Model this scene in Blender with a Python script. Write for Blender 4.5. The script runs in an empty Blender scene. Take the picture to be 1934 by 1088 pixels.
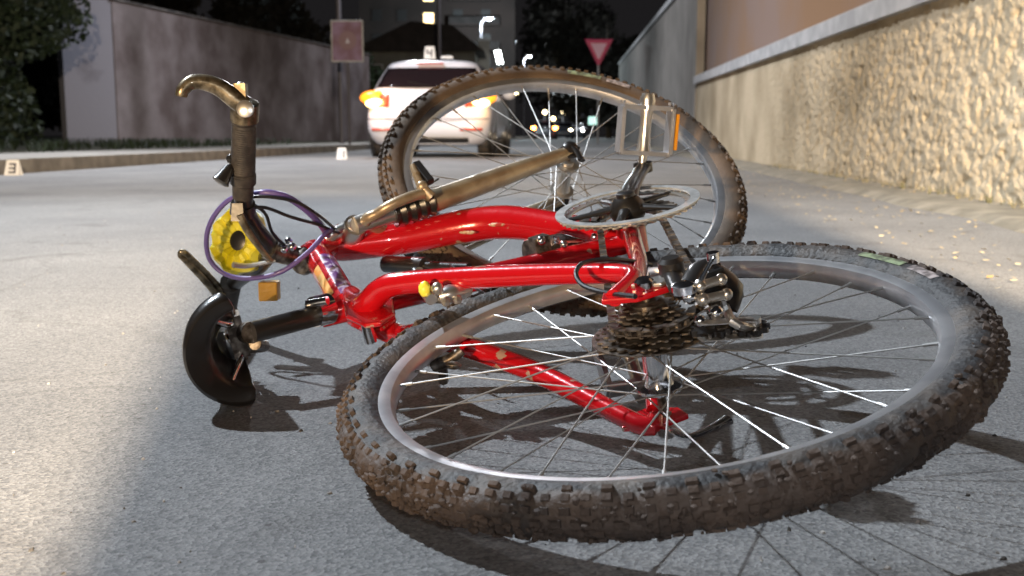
import bpy, math, random
from mathutils import Vector as V, Matrix, noise
random.seed(7)
C = bpy.context.scene.collection
sc = bpy.context.scene
R = math.radians
# ---------------------------------------------------------------- camera, world, lights, exposure
CAM_H = 0.33
PITCH = math.atan((544-255)/2000)
cd = bpy.data.cameras.new('camera'); cam = bpy.data.objects.new('camera', cd); C.objects.link(cam)
cam.location = (0, 0, CAM_H); cam.rotation_euler = (math.pi/2-PITCH, 0, 0)
cd.sensor_width = 36; cd.lens = 36*2000/1934; cd.clip_start = .02; cd.clip_end = 2000
cd.dof.use_dof = True; cd.dof.focus_distance = 1.15; cd.dof.aperture_fstop = 9.5
sc.camera = cam
w = bpy.data.worlds.new('World'); sc.world = w; w.use_nodes = True
bg = w.node_tree.nodes['Background']; bg.inputs[0].default_value = (.60, .56, .60, 1); bg.inputs[1].default_value = .019
sc.view_settings.view_transform = 'Standard'; sc.view_settings.look = 'None'
sc.view_settings.exposure = 0; sc.view_settings.gamma = 1

def lamp(name, kind, loc, power, col, size=.1, aim=None, angle=None, blend=.3):
    l = bpy.data.lights.new(name, kind); l.energy = power; l.color = col; l.shadow_soft_size = size
    o = bpy.data.objects.new(name, l); C.objects.link(o); o.location = loc
    if aim is not None: o.rotation_euler = (V(aim)-V(loc)).to_track_quat('-Z', 'Y').to_euler()
    if angle: l.spot_size = R(angle); l.spot_blend = blend
    return o
KEY = V((-5.6, 5.2, 7.9))
lamp('street_light', 'SPOT', KEY, 6300, (.82, .91, 1.0), .13, (-.4, 1.9, 0), 60, .9)
lamp('floodlight_beam', 'SPOT', (.654, -3.84, 2.3), 14500, (1, .79, .55), .06, (-.2, 11.5, .3), 60, 1)
lamp('camera_flash', 'POINT', (.05, -.06, .43), 11, (1, .96, .93), .02)
lamp('headlight_beam', 'SPOT', (-1.7, -2.6, .30), 900, (1, .70, .40), .05, (.15, 1.9, .50), 16, .6)  # narrow warm spot added to light the front wheel; no car stands there

def at(px, py, Y):                       # point seen at a photo pixel, at world depth Y (metres)
    u = (544-py)/2000; X = (px-967)/2000
    d = V((X, math.cos(PITCH)+u*math.sin(PITCH), -math.sin(PITCH)+u*math.cos(PITCH)))
    return V((0, 0, CAM_H)) + d*(Y/d.y)
def gz(px, py, z=0):
    u = (544-py)/2000; X = (px-967)/2000
    d = V((X, math.cos(PITCH)+u*math.sin(PITCH), -math.sin(PITCH)+u*math.cos(PITCH)))
    return V((0, 0, CAM_H)) + d*((z-CAM_H)/d.z)

# ---------------------------------------------------------------- materials
def mat(name, col, rough=.6, metal=0, coat=0, noise_s=0, col2=None, mix=(.4, .6), bump=0, bump_s=None, detail=6, emit=None, es=1, spec=.5, alpha=None, trans=0):
    m = bpy.data.materials.new(name); m.use_nodes = True; nt = m.node_tree; p = nt.nodes['Principled BSDF']
    c4 = lambda c: (*c, 1)
    p.inputs['Base Color'].default_value = c4(col); p.inputs['Roughness'].default_value = rough
    p.inputs['Metallic'].default_value = metal; p.inputs['Coat Weight'].default_value = coat
    p.inputs['Specular IOR Level'].default_value = spec
    if trans: p.inputs['Transmission Weight'].default_value = trans
    if emit: p.inputs['Emission Color'].default_value = c4(emit); p.inputs['Emission Strength'].default_value = es
    if noise_s:
        tc = nt.nodes.new('ShaderNodeTexCoord')
        n = nt.nodes.new('ShaderNodeTexNoise'); n.inputs['Scale'].default_value = noise_s; n.inputs['Detail'].default_value = detail
        nt.links.new(tc.outputs['Object'], n.inputs['Vector'])
        if col2:
            r = nt.nodes.new('ShaderNodeValToRGB'); r.color_ramp.elements[0].position = mix[0]; r.color_ramp.elements[1].position = mix[1]
            r.color_ramp.elements[0].color = c4(col); r.color_ramp.elements[1].color = c4(col2)
            nt.links.new(n.outputs['Fac'], r.inputs[0]); nt.links.new(r.outputs[0], p.inputs['Base Color'])
        if bump:
            nb = n
            if bump_s:
                nb = nt.nodes.new('ShaderNodeTexNoise'); nb.inputs['Scale'].default_value = bump_s; nb.inputs['Detail'].default_value = detail
                nt.links.new(tc.outputs['Object'], nb.inputs['Vector'])
            b = nt.nodes.new('ShaderNodeBump'); b.inputs['Strength'].default_value = 1; b.inputs['Distance'].default_value = bump
            nt.links.new(nb.outputs['Fac'], b.inputs['Height']); nt.links.new(b.outputs[0], p.inputs['Normal'])
    return m
def asphalt():
    m = mat('asphalt', (.2, .2, .2), .85); nt = m.node_tree; p = nt.nodes['Principled BSDF']; N = nt.nodes.new; L = nt.links.new
    tc = N('ShaderNodeTexCoord')
    big = N('ShaderNodeTexNoise'); big.inputs['Scale'].default_value = 1.3; big.inputs['Detail'].default_value = 8
    fine = N('ShaderNodeTexVoronoi'); fine.inputs['Scale'].default_value = 290
    f2 = N('ShaderNodeTexNoise'); f2.inputs['Scale'].default_value = 420; f2.inputs['Detail'].default_value = 3
    for n in (big, fine, f2): L(tc.outputs['Object'], n.inputs['Vector'])
    r1 = N('ShaderNodeValToRGB'); r1.color_ramp.elements[0].color = (.125, .126, .130, 1); r1.color_ramp.elements[1].color = (.185, .185, .185, 1)
    r1.color_ramp.elements[0].position = .35; r1.color_ramp.elements[1].position = .7
    L(big.outputs['Fac'], r1.inputs[0])
    r2 = N('ShaderNodeValToRGB'); r2.color_ramp.elements[0].color = (.5, .5, .52, 1); r2.color_ramp.elements[1].color = (1.6, 1.59, 1.56, 1)
    r2.color_ramp.elements[0].position = .1; r2.color_ramp.elements[1].position = .9
    L(fine.outputs['Color'], r2.inputs[0])
    mx = N('ShaderNodeMix'); mx.data_type = 'RGBA'; mx.blend_type = 'MULTIPLY'; mx.inputs[0].default_value = .75
    L(r1.outputs[0], mx.inputs[6]); L(r2.outputs[0], mx.inputs[7])
    st = N('ShaderNodeTexNoise'); st.inputs['Scale'].default_value = 4.5; st.inputs['Detail'].default_value = 7; st.inputs['Distortion'].default_value = .8; L(tc.outputs['Object'], st.inputs['Vector'])
    r3 = N('ShaderNodeValToRGB'); r3.color_ramp.elements[0].position = .60; r3.color_ramp.elements[1].position = .74; r3.color_ramp.elements[0].color = (1, 1, 1, 1); r3.color_ramp.elements[1].color = (.55, .53, .52, 1); L(st.outputs['Fac'], r3.inputs[0])
    sp = N('ShaderNodeTexVoronoi'); sp.inputs['Scale'].default_value = 26; L(tc.outputs['Object'], sp.inputs['Vector'])
    r4 = N('ShaderNodeValToRGB'); r4.color_ramp.elements[0].position = .06; r4.color_ramp.elements[1].position = .10; r4.color_ramp.elements[0].color = (.35, .33, .32, 1); r4.color_ramp.elements[1].color = (1, 1, 1, 1); L(sp.outputs['Distance'], r4.inputs[0])
    cr = N('ShaderNodeTexVoronoi'); cr.feature = 'DISTANCE_TO_EDGE'; cr.inputs['Scale'].default_value = .9; dn = N('ShaderNodeTexNoise'); dn.inputs['Scale'].default_value = 3; dn.inputs['Detail'].default_value = 6; L(tc.outputs['Object'], dn.inputs['Vector'])
    vm = N('ShaderNodeMix'); vm.data_type = 'RGBA'; vm.inputs[0].default_value = .25; L(tc.outputs['Object'], vm.inputs[6]); L(dn.outputs['Color'], vm.inputs[7]); L(vm.outputs[2], cr.inputs['Vector'])
    r5 = N('ShaderNodeValToRGB'); r5.color_ramp.elements[0].position = .0; r5.color_ramp.elements[1].position = .006; r5.color_ramp.elements[0].color = (.78, .77, .76, 1); r5.color_ramp.elements[1].color = (1, 1, 1, 1); L(cr.outputs['Distance'], r5.inputs[0])
    prev = mx
    for q in (r3, r4, r5):
        m2 = N('ShaderNodeMix'); m2.data_type = 'RGBA'; m2.blend_type = 'MULTIPLY'; m2.inputs[0].default_value = .8; L(prev.outputs[2], m2.inputs[6]); L(q.outputs[0], m2.inputs[7]); prev = m2
    L(prev.outputs[2], p.inputs['Base Color'])
    ad = N('ShaderNodeMath'); ad.operation = 'ADD'; L(fine.outputs['Distance'], ad.inputs[0]); L(f2.outputs['Fac'], ad.inputs[1])
    b = N('ShaderNodeBump'); b.inputs['Strength'].default_value = .8; b.inputs['Distance'].default_value = .0012
    L(ad.outputs[0], b.inputs['Height']); L(b.outputs[0], p.inputs['Normal'])
    return m
M = {}
M['asphalt'] = asphalt()
M['pave'] = mat('paving', (.16, .15, .14), .9, noise_s=3, col2=(.28, .27, .25), mix=(.3, .7), bump=.004, bump_s=60)
M['kerb'] = mat('kerbstone', (.14, .125, .11), .9, noise_s=6, col2=(.26, .24, .21), mix=(.3, .7), bump=.004, bump_s=40)
M['verge'] = mat('verge', (.14, .13, .105), .95, noise_s=7, col2=(.24, .22, .18), mix=(.38, .64), bump=.004, bump_s=110)
M['render'] = mat('roughcast', (.26, .205, .125), .95, noise_s=1.1, col2=(.48, .40, .28), mix=(.32, .6), bump=.005, bump_s=120)
M['cap'] = mat('wall_cap', (.30, .31, .33), .8, noise_s=5, col2=(.42, .43, .45), bump=.002, bump_s=60)
M['ochre'] = mat('ochre_panel', (.2, .105, .045), .85, noise_s=.6, col2=(.19, .125, .10), mix=(.4, .62), bump=.003, bump_s=40)
M['greywall'] = mat('grey_concrete', (.15, .14, .13), .9, noise_s=1.2, col2=(.24, .225, .21), mix=(.35, .65), bump=.004, bump_s=30)
M['oldwall'] = mat('stained_wall', (.105, .08, .08), .9, noise_s=.9, col2=(.23, .20, .21), mix=(.38, .66), bump=.01, bump_s=12, detail=10)
M['oldcap'] = mat('old_coping', (.08, .075, .08), .9, noise_s=3, col2=(.14, .13, .13))
M['palepanel'] = mat('pale_panel', (.27, .275, .34), .9, noise_s=.7, col2=(.1, .09, .11), mix=(.56, .7), bump=.004, bump_s=14)
M['red'] = mat('red_paint', (.50, .006, .012), .2, .1, 1.0, noise_s=34, col2=(.42, .28, .22), mix=(.655, .672), bump=.0003, bump_s=120)
M['decal_highlight'] = mat('decal_highlight', (.16, .06, .22), .3, 0, .6, noise_s=60, col2=(.55, .45, .6), mix=(.5, .56))
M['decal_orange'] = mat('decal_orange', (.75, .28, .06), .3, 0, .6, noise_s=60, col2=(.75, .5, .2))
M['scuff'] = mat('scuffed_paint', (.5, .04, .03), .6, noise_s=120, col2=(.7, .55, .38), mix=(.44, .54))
M['bronze'] = mat('worn_bronze_alloy', (.10, .08, .05), .34, .8, .2, noise_s=70, col2=(.3, .25, .17), bump=.0005)
M['silver'] = mat('silver_alloy', (.62, .6, .57), .3, .9, noise_s=60, bump=.0004)
M['forkpaint'] = mat('champagne_paint', (.30, .23, .15), .38, .5, .4, noise_s=30, col2=(.42, .34, .23), bump=.0003)
M['chrome'] = mat('chrome', (.8, .8, .82), .12, 1)
M['spoke'] = mat('spoke_steel', (.42, .41, .40), .48, .8)
M['guard'] = mat('clear_grey_plastic', (.34, .36, .37), .3, .2, .4, noise_s=60, col2=(.5, .52, .53))
M['rim'] = mat('rim_alloy', (.5, .5, .52), .33, .8, noise_s=25, col2=(.66, .65, .66), bump=.0003)
M['rubber'] = mat('tyre_rubber', (.03, .03, .032), .6, noise_s=22, col2=(.1, .075, .06), mix=(.45, .7), bump=.001, bump_s=150)
M['dustrubber'] = mat('dusty_rubber', (.075, .05, .034), .8, noise_s=16, col2=(.15, .105, .07), mix=(.35, .65), bump=.0008, bump_s=150)
M['mud'] = mat('mud', (.032, .026, .025), .9, noise_s=11, col2=(.115, .082, .064), mix=(.36, .66), bump=.004, bump_s=110, detail=10)
M['black'] = mat('black_plastic', (.014, .013, .013), .32, 0, .3, noise_s=70, bump=.0003)
M['vinyl'] = mat('black_vinyl', (.012, .011, .011), .3, 0, .3, noise_s=140, bump=.0003)
M['grip'] = mat('rubber_grip', (.025, .022, .022), .6, noise_s=90, col2=(.05, .044, .04), bump=.0006)
M['darkmetal'] = mat('greasy_steel', (.06, .048, .04), .38, .8, noise_s=80, col2=(.28, .25, .22), mix=(.4, .65), bump=.0006)
M['rust'] = mat('rusty_steel', (.16, .09, .05), .5, .6, noise_s=90, col2=(.34, .25, .18), bump=.0006)
M['purple'] = mat('purple_sleeve', (.12, .085, .3), .4, 0, .3)
M['yellow'] = mat('yellow_plastic', (.72, .62, .01), .35, 0, .4, noise_s=30, col2=(.85, .78, .08), bump=.002, bump_s=45)
M['amber'] = mat('amber_reflector', (.75, .3, .01), .25, 0, .6, noise_s=200, bump=.0006)
M['carpaint'] = mat('white_car_paint', (.66, .67, .76), .25, 0, .9)
M['glass'] = mat('car_glass', (.012, .008, .01), .12, spec=.25)
M['plate'] = mat('plate_white', (.75, .75, .76), .4)
M['ink'] = mat('black_ink', (.03, .03, .05), .5)
M['blueband'] = mat('plate_blue', (.03, .05, .3), .5)
M['cyanred'] = mat('tail_red', (.5, .05, .015), .3, 0, .5)
M['hazard'] = mat('amber_lamp_lit', (.4, .14, .01), .3, emit=(1, .30, .015), es=2.0)
M['hazardhot'] = mat('lamp_lit_hot', (1, .8, .4), .3, emit=(1, .66, .22), es=9)
M['leaf'] = mat('leaf', (.012, .024, .012), .6, noise_s=3, col2=(.028, .05, .022), mix=(.35, .7))
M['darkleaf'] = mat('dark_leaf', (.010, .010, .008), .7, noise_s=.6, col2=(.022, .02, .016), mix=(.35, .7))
M['bark'] = mat('bark', (.06, .045, .035), .9, noise_s=12, col2=(.1, .08, .06), bump=.02)
M['pole'] = mat('galvanised', (.32, .33, .36), .5, .6, noise_s=8, bump=.001)
M['darkpole'] = mat('dark_pole', (.09, .085, .1), .6, .3, noise_s=8, bump=.001)
M['lampglow'] = mat('street_lamp_lit', (1, 1, 1), .4, emit=(.93, 1, .97), es=14)
M['warmglow'] = mat('warm_lamp_lit', (1, 1, 1), .4, emit=(1, .78, .4), es=12)
M['window'] = mat('lit_window', (1, .8, .4), .4, emit=(1, .68, .3), es=5)
M['dwin'] = mat('dark_window', (.01, .01, .012), .6)
M['brick'] = mat('tower_render', (.020, .014, .013), .9, noise_s=.3, col2=(.032, .022, .02), bump=.01, bump_s=4)
M['roof'] = mat('roof_tile', (.015, .012, .012), .85, noise_s=2, col2=(.025, .02, .02), bump=.02, bump_s=8)
M['palewall'] = mat('pale_plaster', (.11, .11, .10), .9, noise_s=.7, col2=(.16, .16, .14))
M['signback'] = mat('sign_back', (.14, .07, .11), .6, noise_s=3, col2=(.22, .15, .27), mix=(.4, .65))
M['signred'] = mat('sign_red', (.6, .02, .16), .45)
M['signwhite'] = mat('sign_white', (.9, .58, .85), .45)
M['grass'] = mat('grass_blade', (.10, .1, .04), .7, noise_s=5, col2=(.22, .19, .10))
M['case'] = mat('case_black', (.02, .02, .02), .5, noise_s=50, bump=.001)

# ---------------------------------------------------------------- mesh helpers
class MB:
    def __init__(s): s.v = []; s.f = []
    def add(s, vs, fs):
        o = len(s.v); s.v += [tuple(x) for x in vs]; s.f += [tuple(i+o for i in f) for f in fs]; return s
    def box(s, c, ax, ay, az, hx, hy, hz, taper=1):
        c = V(c); ax, ay, az = V(ax).normalized(), V(ay).normalized(), V(az).normalized(); vs = []
        for k in (-1, 1):
            t = taper if k > 0 else 1
            for i, j in ((-1, -1), (1, -1), (1, 1), (-1, 1)): vs.append(c+ax*i*hx*t+ay*j*hy*t+az*k*hz)
        return s.add(vs, [(3, 2, 1, 0), (4, 5, 6, 7), (0, 1, 5, 4), (1, 2, 6, 5), (2, 3, 7, 6), (3, 0, 4, 7)])
    def abox(s, lo, hi):
        lo, hi = V(lo), V(hi); c = (lo+hi)/2; h = (hi-lo)/2
        return s.box(c, (1, 0, 0), (0, 1, 0), (0, 0, 1), *h)
    def tube(s, pts, rad, seg=12, smooth=0, cap=True, flat=1.0, up=None):
        pts = [V(p) for p in pts]; rs = rad if isinstance(rad, (list, tuple)) else [rad]*len(pts)
        if smooth:
            P, Q = [], []
            n = len(pts)
            for i in range(n-1):
                p0, p1, p2, p3 = pts[max(i-1, 0)], pts[i], pts[i+1], pts[min(i+2, n-1)]
                for k in range(smooth):
                    t = k/smooth
                    P.append(.5*((2*p1)+(p2-p0)*t+(2*p0-5*p1+4*p2-p3)*t*t+(3*p1-p0-3*p2+p3)*t**3)); Q.append(rs[i]*(1-t)+rs[i+1]*t)
            P.append(pts[-1]); Q.append(rs[-1]); pts, rs = P, Q
        n = len(pts); T = [(pts[min(i+1, n-1)]-pts[max(i-1, 0)]).normalized() for i in range(n)]
        a = V(up) if up is not None else (V((0, 0, 1)) if abs(T[0].z) < .9 else V((1, 0, 0)))
        vs = []
        for i in range(n):
            a = (a-T[i]*a.dot(T[i])).normalized(); b = T[i].cross(a)
            for k in range(seg):
                t = 2*math.pi*k/seg; vs.append(pts[i]+(a*math.cos(t)*flat+b*math.sin(t))*rs[i])
        fs = [(i*seg+k, i*seg+(k+1) % seg, (i+1)*seg+(k+1) % seg, (i+1)*seg+k) for i in range(n-1) for k in range(seg)]
        if cap: fs += [tuple(range(seg))[::-1], tuple((n-1)*seg+k for k in range(seg))]
        return s.add(vs, fs)
    def rev(s, c, ax, prof, seg=32, close=False):          # prof: (axial, radius)
        c = V(c); ax = V(ax).normalized(); a = ax.orthogonal().normalized(); b = ax.cross(a); vs = []
        for (h, r) in prof:
            for k in range(seg):
                t = 2*math.pi*k/seg; vs.append(c+ax*h+(a*math.cos(t)+b*math.sin(t))*r)
        m = len(prof); fs = []
        for i in range(m if close else m-1):
            j = (i+1) % m
            for k in range(seg): fs.append((i*seg+k, i*seg+(k+1) % seg, j*seg+(k+1) % seg, j*seg+k))
        if not close: fs += [tuple(range(seg))[::-1], tuple((m-1)*seg+k for k in range(seg))]
        return s.add(vs, fs)
    def prism(s, pts, d):
        n = len(pts); pts = [V(p) for p in pts]; d = V(d)
        return s.add(pts+[p+d for p in pts], [tuple(range(n))[::-1], tuple(range(n, 2*n))]+[(i, (i+1) % n, n+(i+1) % n, n+i) for i in range(n)])
    def ball(s, c, r, seg=12, sc_=(1, 1, 1)):
        c = V(c); rings = seg//2; vs = []; fs = []
        for i in range(rings+1):
            ph = math.pi*i/rings
            for k in range(seg):
                t = 2*math.pi*k/seg; vs.append(c+V((math.sin(ph)*math.cos(t)*sc_[0], math.sin(ph)*math.sin(t)*sc_[1], math.cos(ph)*sc_[2]))*r)
        for i in range(rings):
            for k in range(seg): fs.append((i*seg+k, (i+1)*seg+k, (i+1)*seg+(k+1) % seg, i*seg+(k+1) % seg))
        return s.add(vs, fs)
    def build(s, name, m, parent=None, smooth=True, bevel=0, origin=None, angle=40):
        o_ = V(origin) if origin is not None else V((0, 0, 0))
        me = bpy.data.meshes.new(name); me.from_pydata([V(v)-o_ for v in s.v], [], s.f); me.validate(); me.update()
        me.materials.append(m)
        o = bpy.data.objects.new(name, me); C.objects.link(o); o.location = o_
        if parent is not None:
            o.parent = parent
            if origin is None: o.location = (0, 0, 0)
        if smooth:
            me.shade_smooth(); me.set_sharp_from_angle(angle=R(angle))
        if bevel:
            b = o.modifiers.new('bevel', 'BEVEL'); b.width = bevel; b.segments = 2; b.limit_method = 'ANGLE'
        return o
def tag(o, label=None, cat=None, group=None, kind=None):
    if label: o['label'] = label
    if cat: o['category'] = cat
    if group: o['group'] = group
    if kind: o['kind'] = kind
    return o
def empty(name, loc, rz=0):
    o = bpy.data.objects.new(name, None); C.objects.link(o); o.location = loc; o.rotation_euler = (0, 0, rz); o.empty_display_size = .1; return o
def rel(o, parent):                      # o was built in world coordinates: parent it, keep it in place
    o.parent = parent; o.location = o.location-V(parent.location); return o
def copy_tree(o, parent=None):
    c = o.copy(); C.objects.link(c); c.parent = parent
    for ch in list(o.children): copy_tree(ch, c)
    return c

# ================================================================ THE SETTING
RD = V((.068, 1, 0)).normalized(); RX = V((RD.y, -RD.x, 0))          # the road runs slightly to the right
def rp(x, y, z=0): return V((0, 0, z))+RX*x+RD*y
def strip(name, x0, x1, y0, y1, z0, z1, m, label=None, ny=1):
    b = MB(); b.prism([rp(x0, y0, z0), rp(x1, y0, z0), rp(x1, y0, z1), rp(x0, y0, z1)], RD*(y1-y0))
    o = b.build(name, m, smooth=False); tag(o, kind='structure')
    return o
b = MB(); b.add([(-160, -40, 0), (160, -40, 0), (160, 900, 0), (-160, 900, 0)], [(0, 1, 2, 3)])
tag(b.build('road', M['asphalt'], smooth=False), kind='structure')
KX = -4.86                                # left kerb, in road coordinates
strip('kerb', KX-.16, KX, -6, 140, -.02, .125, M['kerb'])
strip('pavement', KX-1.9, KX-.16, -6, 140, -.02, .118, M['pave'])
strip('ground', KX-30, KX-1.9, -6, 200, -.02, .112, mat('verge_soil', (.03, .035, .022), .95, noise_s=4, col2=(.06, .06, .04), bump=.02, bump_s=20))
# right-hand strip at the foot of the wall: uneven, low, with a worn edge
b = MB(); ny = 260; nx = 16
def wallx(y): return 1.85+.07*y
for j in range(ny+1):
    y = -1+ (j/ny)**1.7*41
    for i in range(nx+1):
        t = i/nx; xe = 1.50+.068*y+.05*noise.noise(V((0, y*1.3, 0)))
        x = xe+(wallx(y)+.25-xe)*t
        z = -.004 if i == 0 else min(.022, .03*t*6)+.003*noise.noise(V((x*14, y*14, 0)))+.006*noise.noise(V((x*2, y*2, 3)))+.014*t
        b.v.append((x, y, z))
for j in range(ny):
    for i in range(nx):
        k = j*(nx+1)+i; b.f.append((k, k+1, k+nx+2, k+nx+1))
tag(b.build('pavement', M['verge']), kind='structure')

# right wall: rough-cast lower wall with a cap
def rough_wall():
    b = MB(); ys = []; y = 1.2
    while y < 18.2: ys.append(y); y += .0045+.0012*y
    ys.append(18.2); H = 130; top = lambda y: 1.12+.012*(y-6)
    for y in ys:
        t = top(y)-.05
        for i in range(H+1):
            z = -.02+(t+.02)*i/H
            fade = max(0., min(1., (11.5-y)/3)) if y > 8.5 else 1
            p = V((y*15, z*19, 1.7)); p2 = V((y*42, z*52, 9.1))
            n1 = noise.noise(p); n2 = noise.noise(p2); n3 = noise.noise(V((y*4, z*5, 4)))
            cell = noise.voronoi(V((y*24, z*28, .3)))[0][0]
            d = .020*max(-.5, n1)+.009*n2+.010*n3-.030*max(0, -.16-n1)+.016*(1-min(1, cell*1.8))
            d -= .034*max(0., noise.noise(V((y*13, z*16, 7.7)))-.34)*2.2
            d *= (.15+.85*fade)*.52
            edge = min(1, (H-i)/3)
            b.v.append((wallx(y)-d*edge, y, z))
    n = H+1
    for j in range(len(ys)-1):
        for i in range(H):
            k = j*n+i; b.f.append((k, k+1, k+n+1, k+n))
    k0 = 0; kn = (len(ys)-1)*n
    o = len(b.v); b.v += [(wallx(1.2)+.13, 1.2, -.02), (wallx(1.2)+.13, 1.2, top(1.2)-.05), (wallx(18.2)+.13, 18.2, -.02), (wallx(18.2)+.13, 18.2, top(18.2)-.05)]
    b.f += [(k0, H, o+1, o), (kn, o+2, o+3, kn+H), (o, o+1, o+3, o+2)]
    root = empty('retaining_wall', (wallx(6), 6, 0))
    tag(root, 'low rough-cast plaster wall with sloping grey cap along the right side of the road', 'wall')
    rel(b.build('rough_face', M['render'], angle=180), root)
    c = MB(); N_ = 24
    for j in range(N_+1):
        y = 1.2+17*j/N_; x = wallx(y); t = top(y)
        for (dx, dz) in ((-.06, -.085), (-.065, .03), (-.04, .045), (.136, .06), (.136, -.075)): c.v.append((x+dx, y, t+dz))
    for j in range(N_):
        for i in range(5): k = j*5; c.f.append((k+i, k+(i+1) % 5, k+5+(i+1) % 5, k+5+i))
    c.f += [(0, 1, 2, 3, 4), tuple(N_*5+i for i in (4, 3, 2, 1, 0))]
    rel(c.build('cap', M['cap'], smooth=False), root)
rough_wall()
def wall_quad(name, p0, p1, h0, h1, th, m, label, capm=None, base=-.02, caph=.12):
    p0, p1 = V(p0), V(p1); d = (p1-p0).normalized(); nrm = V((d.y, -d.x, 0)); root = empty(name, p0)
    b = MB()
    if th < 0: nrm = -nrm; th = -th
    b.prism([p0+V((0, 0, base)), p0+nrm*th+V((0, 0, base)), p0+nrm*th+V((0, 0, h0)), p0+V((0, 0, h0))], (0, 0, 0))
    b.v = []; b.f = []
    q = [p0, p0+nrm*th, p1+nrm*th, p1]; hs = [h0, h0, h1, h1]
    b.add([x+V((0, 0, base)) for x in q]+[x+V((0, 0, hh)) for x, hh in zip(q, hs)], [(3, 2, 1, 0), (4, 5, 6, 7), (0, 1, 5, 4), (1, 2, 6, 5), (2, 3, 7, 6), (3, 0, 4, 7)])
    rel(b.build('wall_face', m, smooth=False), root)
    if capm:
        c = MB(); q = [p0-nrm*.06-d*.05, p0+nrm*(th+.06)-d*.05, p1+nrm*(th+.06)+d*.05, p1-nrm*.06+d*.05]
        c.add([x+V((0, 0, hh+.003)) for x, hh in zip(q, hs)]+[x+V((0, 0, hh+caph)) for x, hh in zip(q, hs)], [(3, 2, 1, 0), (4, 5, 6, 7), (0, 1, 5, 4), (1, 2, 6, 5), (2, 3, 7, 6), (3, 0, 4, 7)])
        rel(c.build('coping', capm, smooth=False), root)
    return tag(root, label, 'wall')
wall_quad('panel_wall', (wallx(1.5)+.14, 1.5, 0), (wallx(18.2)+.14, 18.2, 0), 3.4, 3.4, .3, M['ochre'], 'ochre and pinkish upper wall set back behind the grey cap of the low wall')
wall_quad('concrete_wall', (wallx(18.25)-.02, 18.25, 0), (6.35, 64, 0), 3.0, 4.45, .14, M['greywall'], 'plain grey concrete wall with pale coping, further along the right side of the road', M['cap'])
# left wall
L0 = at(225, 270, 26); L1 = at(700, 262, 44); L0.z = L1.z = 0
wall_quad('boundary_wall', L0, L1, 3.52, 3.55, -.4, M['oldwall'], 'long stained brownish wall along the left pavement, sloping away behind the car', M['oldcap'], caph=.05)
P0 = at(128, 270, 25.2); P0.z = 0
wall_quad('boundary_wall', P0, L0+V((-.02, -.03, 0)), 3.48, 3.52, -.35, M['palepanel'], 'pale lilac wall panel beside the dark bush at the left')
# ivy/grass tufts on the verges
def tufts(name, n, f, h, m):
    b = MB()
    for _ in range(n):
        p = f()
        for k in range(random.randint(4, 9)):
            a = random.uniform(0, 6.28); l = h*random.uniform(.4, 1.2); d = V((math.cos(a), math.sin(a), 0)); s_ = V((-d.y, d.x, 0))*.0025*random.uniform(.7, 1.5)*(h/.06)
            q = p+d*random.uniform(0, .02); b.add([q-s_, q+s_, q+d*l*.4+V((0, 0, l*.8))+s_*.6, q+d*l*.4+V((0, 0, l*.8))-s_*.6, q+d*l*.9+V((0, 0, l))], [(0, 1, 2, 3), (3, 2, 4)])
    return tag(b.build(name, m, smooth=False), 'sparse dry grass', None, None, 'stuff')
def fv():
    y = 2.5+random.random()**1.3*8; return V((wallx(y)-.02-abs(random.gauss(0, .05)), y, .03))
o = tufts('wall_grass', 110, fv, .035, M['grass']); o['label'] = 'dry grass tufts at the foot of the rough wall'
def fl():
    y = random.uniform(8, 26); return V((KX-1.95-random.random()*4+.068*y, y, .11))
o = tufts('verge_grass', 700, fl, .16, M['leaf']); o['label'] = 'low weeds on the verge below the dark bush'
# leaf litter and grit by the right strip
b = MB()
for _ in range(1100):
    y = 2+random.random()**1.4*9; x = wallx(y)-random.random()**1.5*.95-.03; a = random.uniform(0, 6.28); r = random.uniform(.004, .013)
    z = .05 if x > 1.6+.068*y else .008
    u = V((math.cos(a), math.sin(a), random.uniform(-.3, .3)))*r; v_ = V((-math.sin(a), math.cos(a), random.uniform(-.3, .3)))*r*.6; p = V((x, y, z))
    b.add([p-u, p+v_, p+u, p-v_], [(0, 1, 2, 3)])
g = MB()
for _ in range(420):
    y = .6+random.random()**1.5*5; x = random.uniform(-.5, .5)*y*1.05; r_ = random.uniform(.0006, .0020); q = len(g.v)
    g.box((x, y, r_*.4), (random.random(), random.random(), .3), (-random.random(), random.random(), .2), (.1, .2, 1), r_*random.uniform(.7, 1.5), r_, r_*.6, .7)
tag(g.build('grit', mat('grit_stone', (.06, .055, .05), .8, noise_s=60, col2=(.34, .32, .3), mix=(.45, .55)), smooth=False), 'loose grit scattered on the asphalt round the bicycle', kind='stuff')
tag(b.build('leaf_litter', mat('dry_leaf', (.3, .22, .1), .8, noise_s=30, col2=(.5, .42, .26)), smooth=False), 'dry leaves and grit scattered along the foot of the right wall', kind='stuff')

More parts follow.
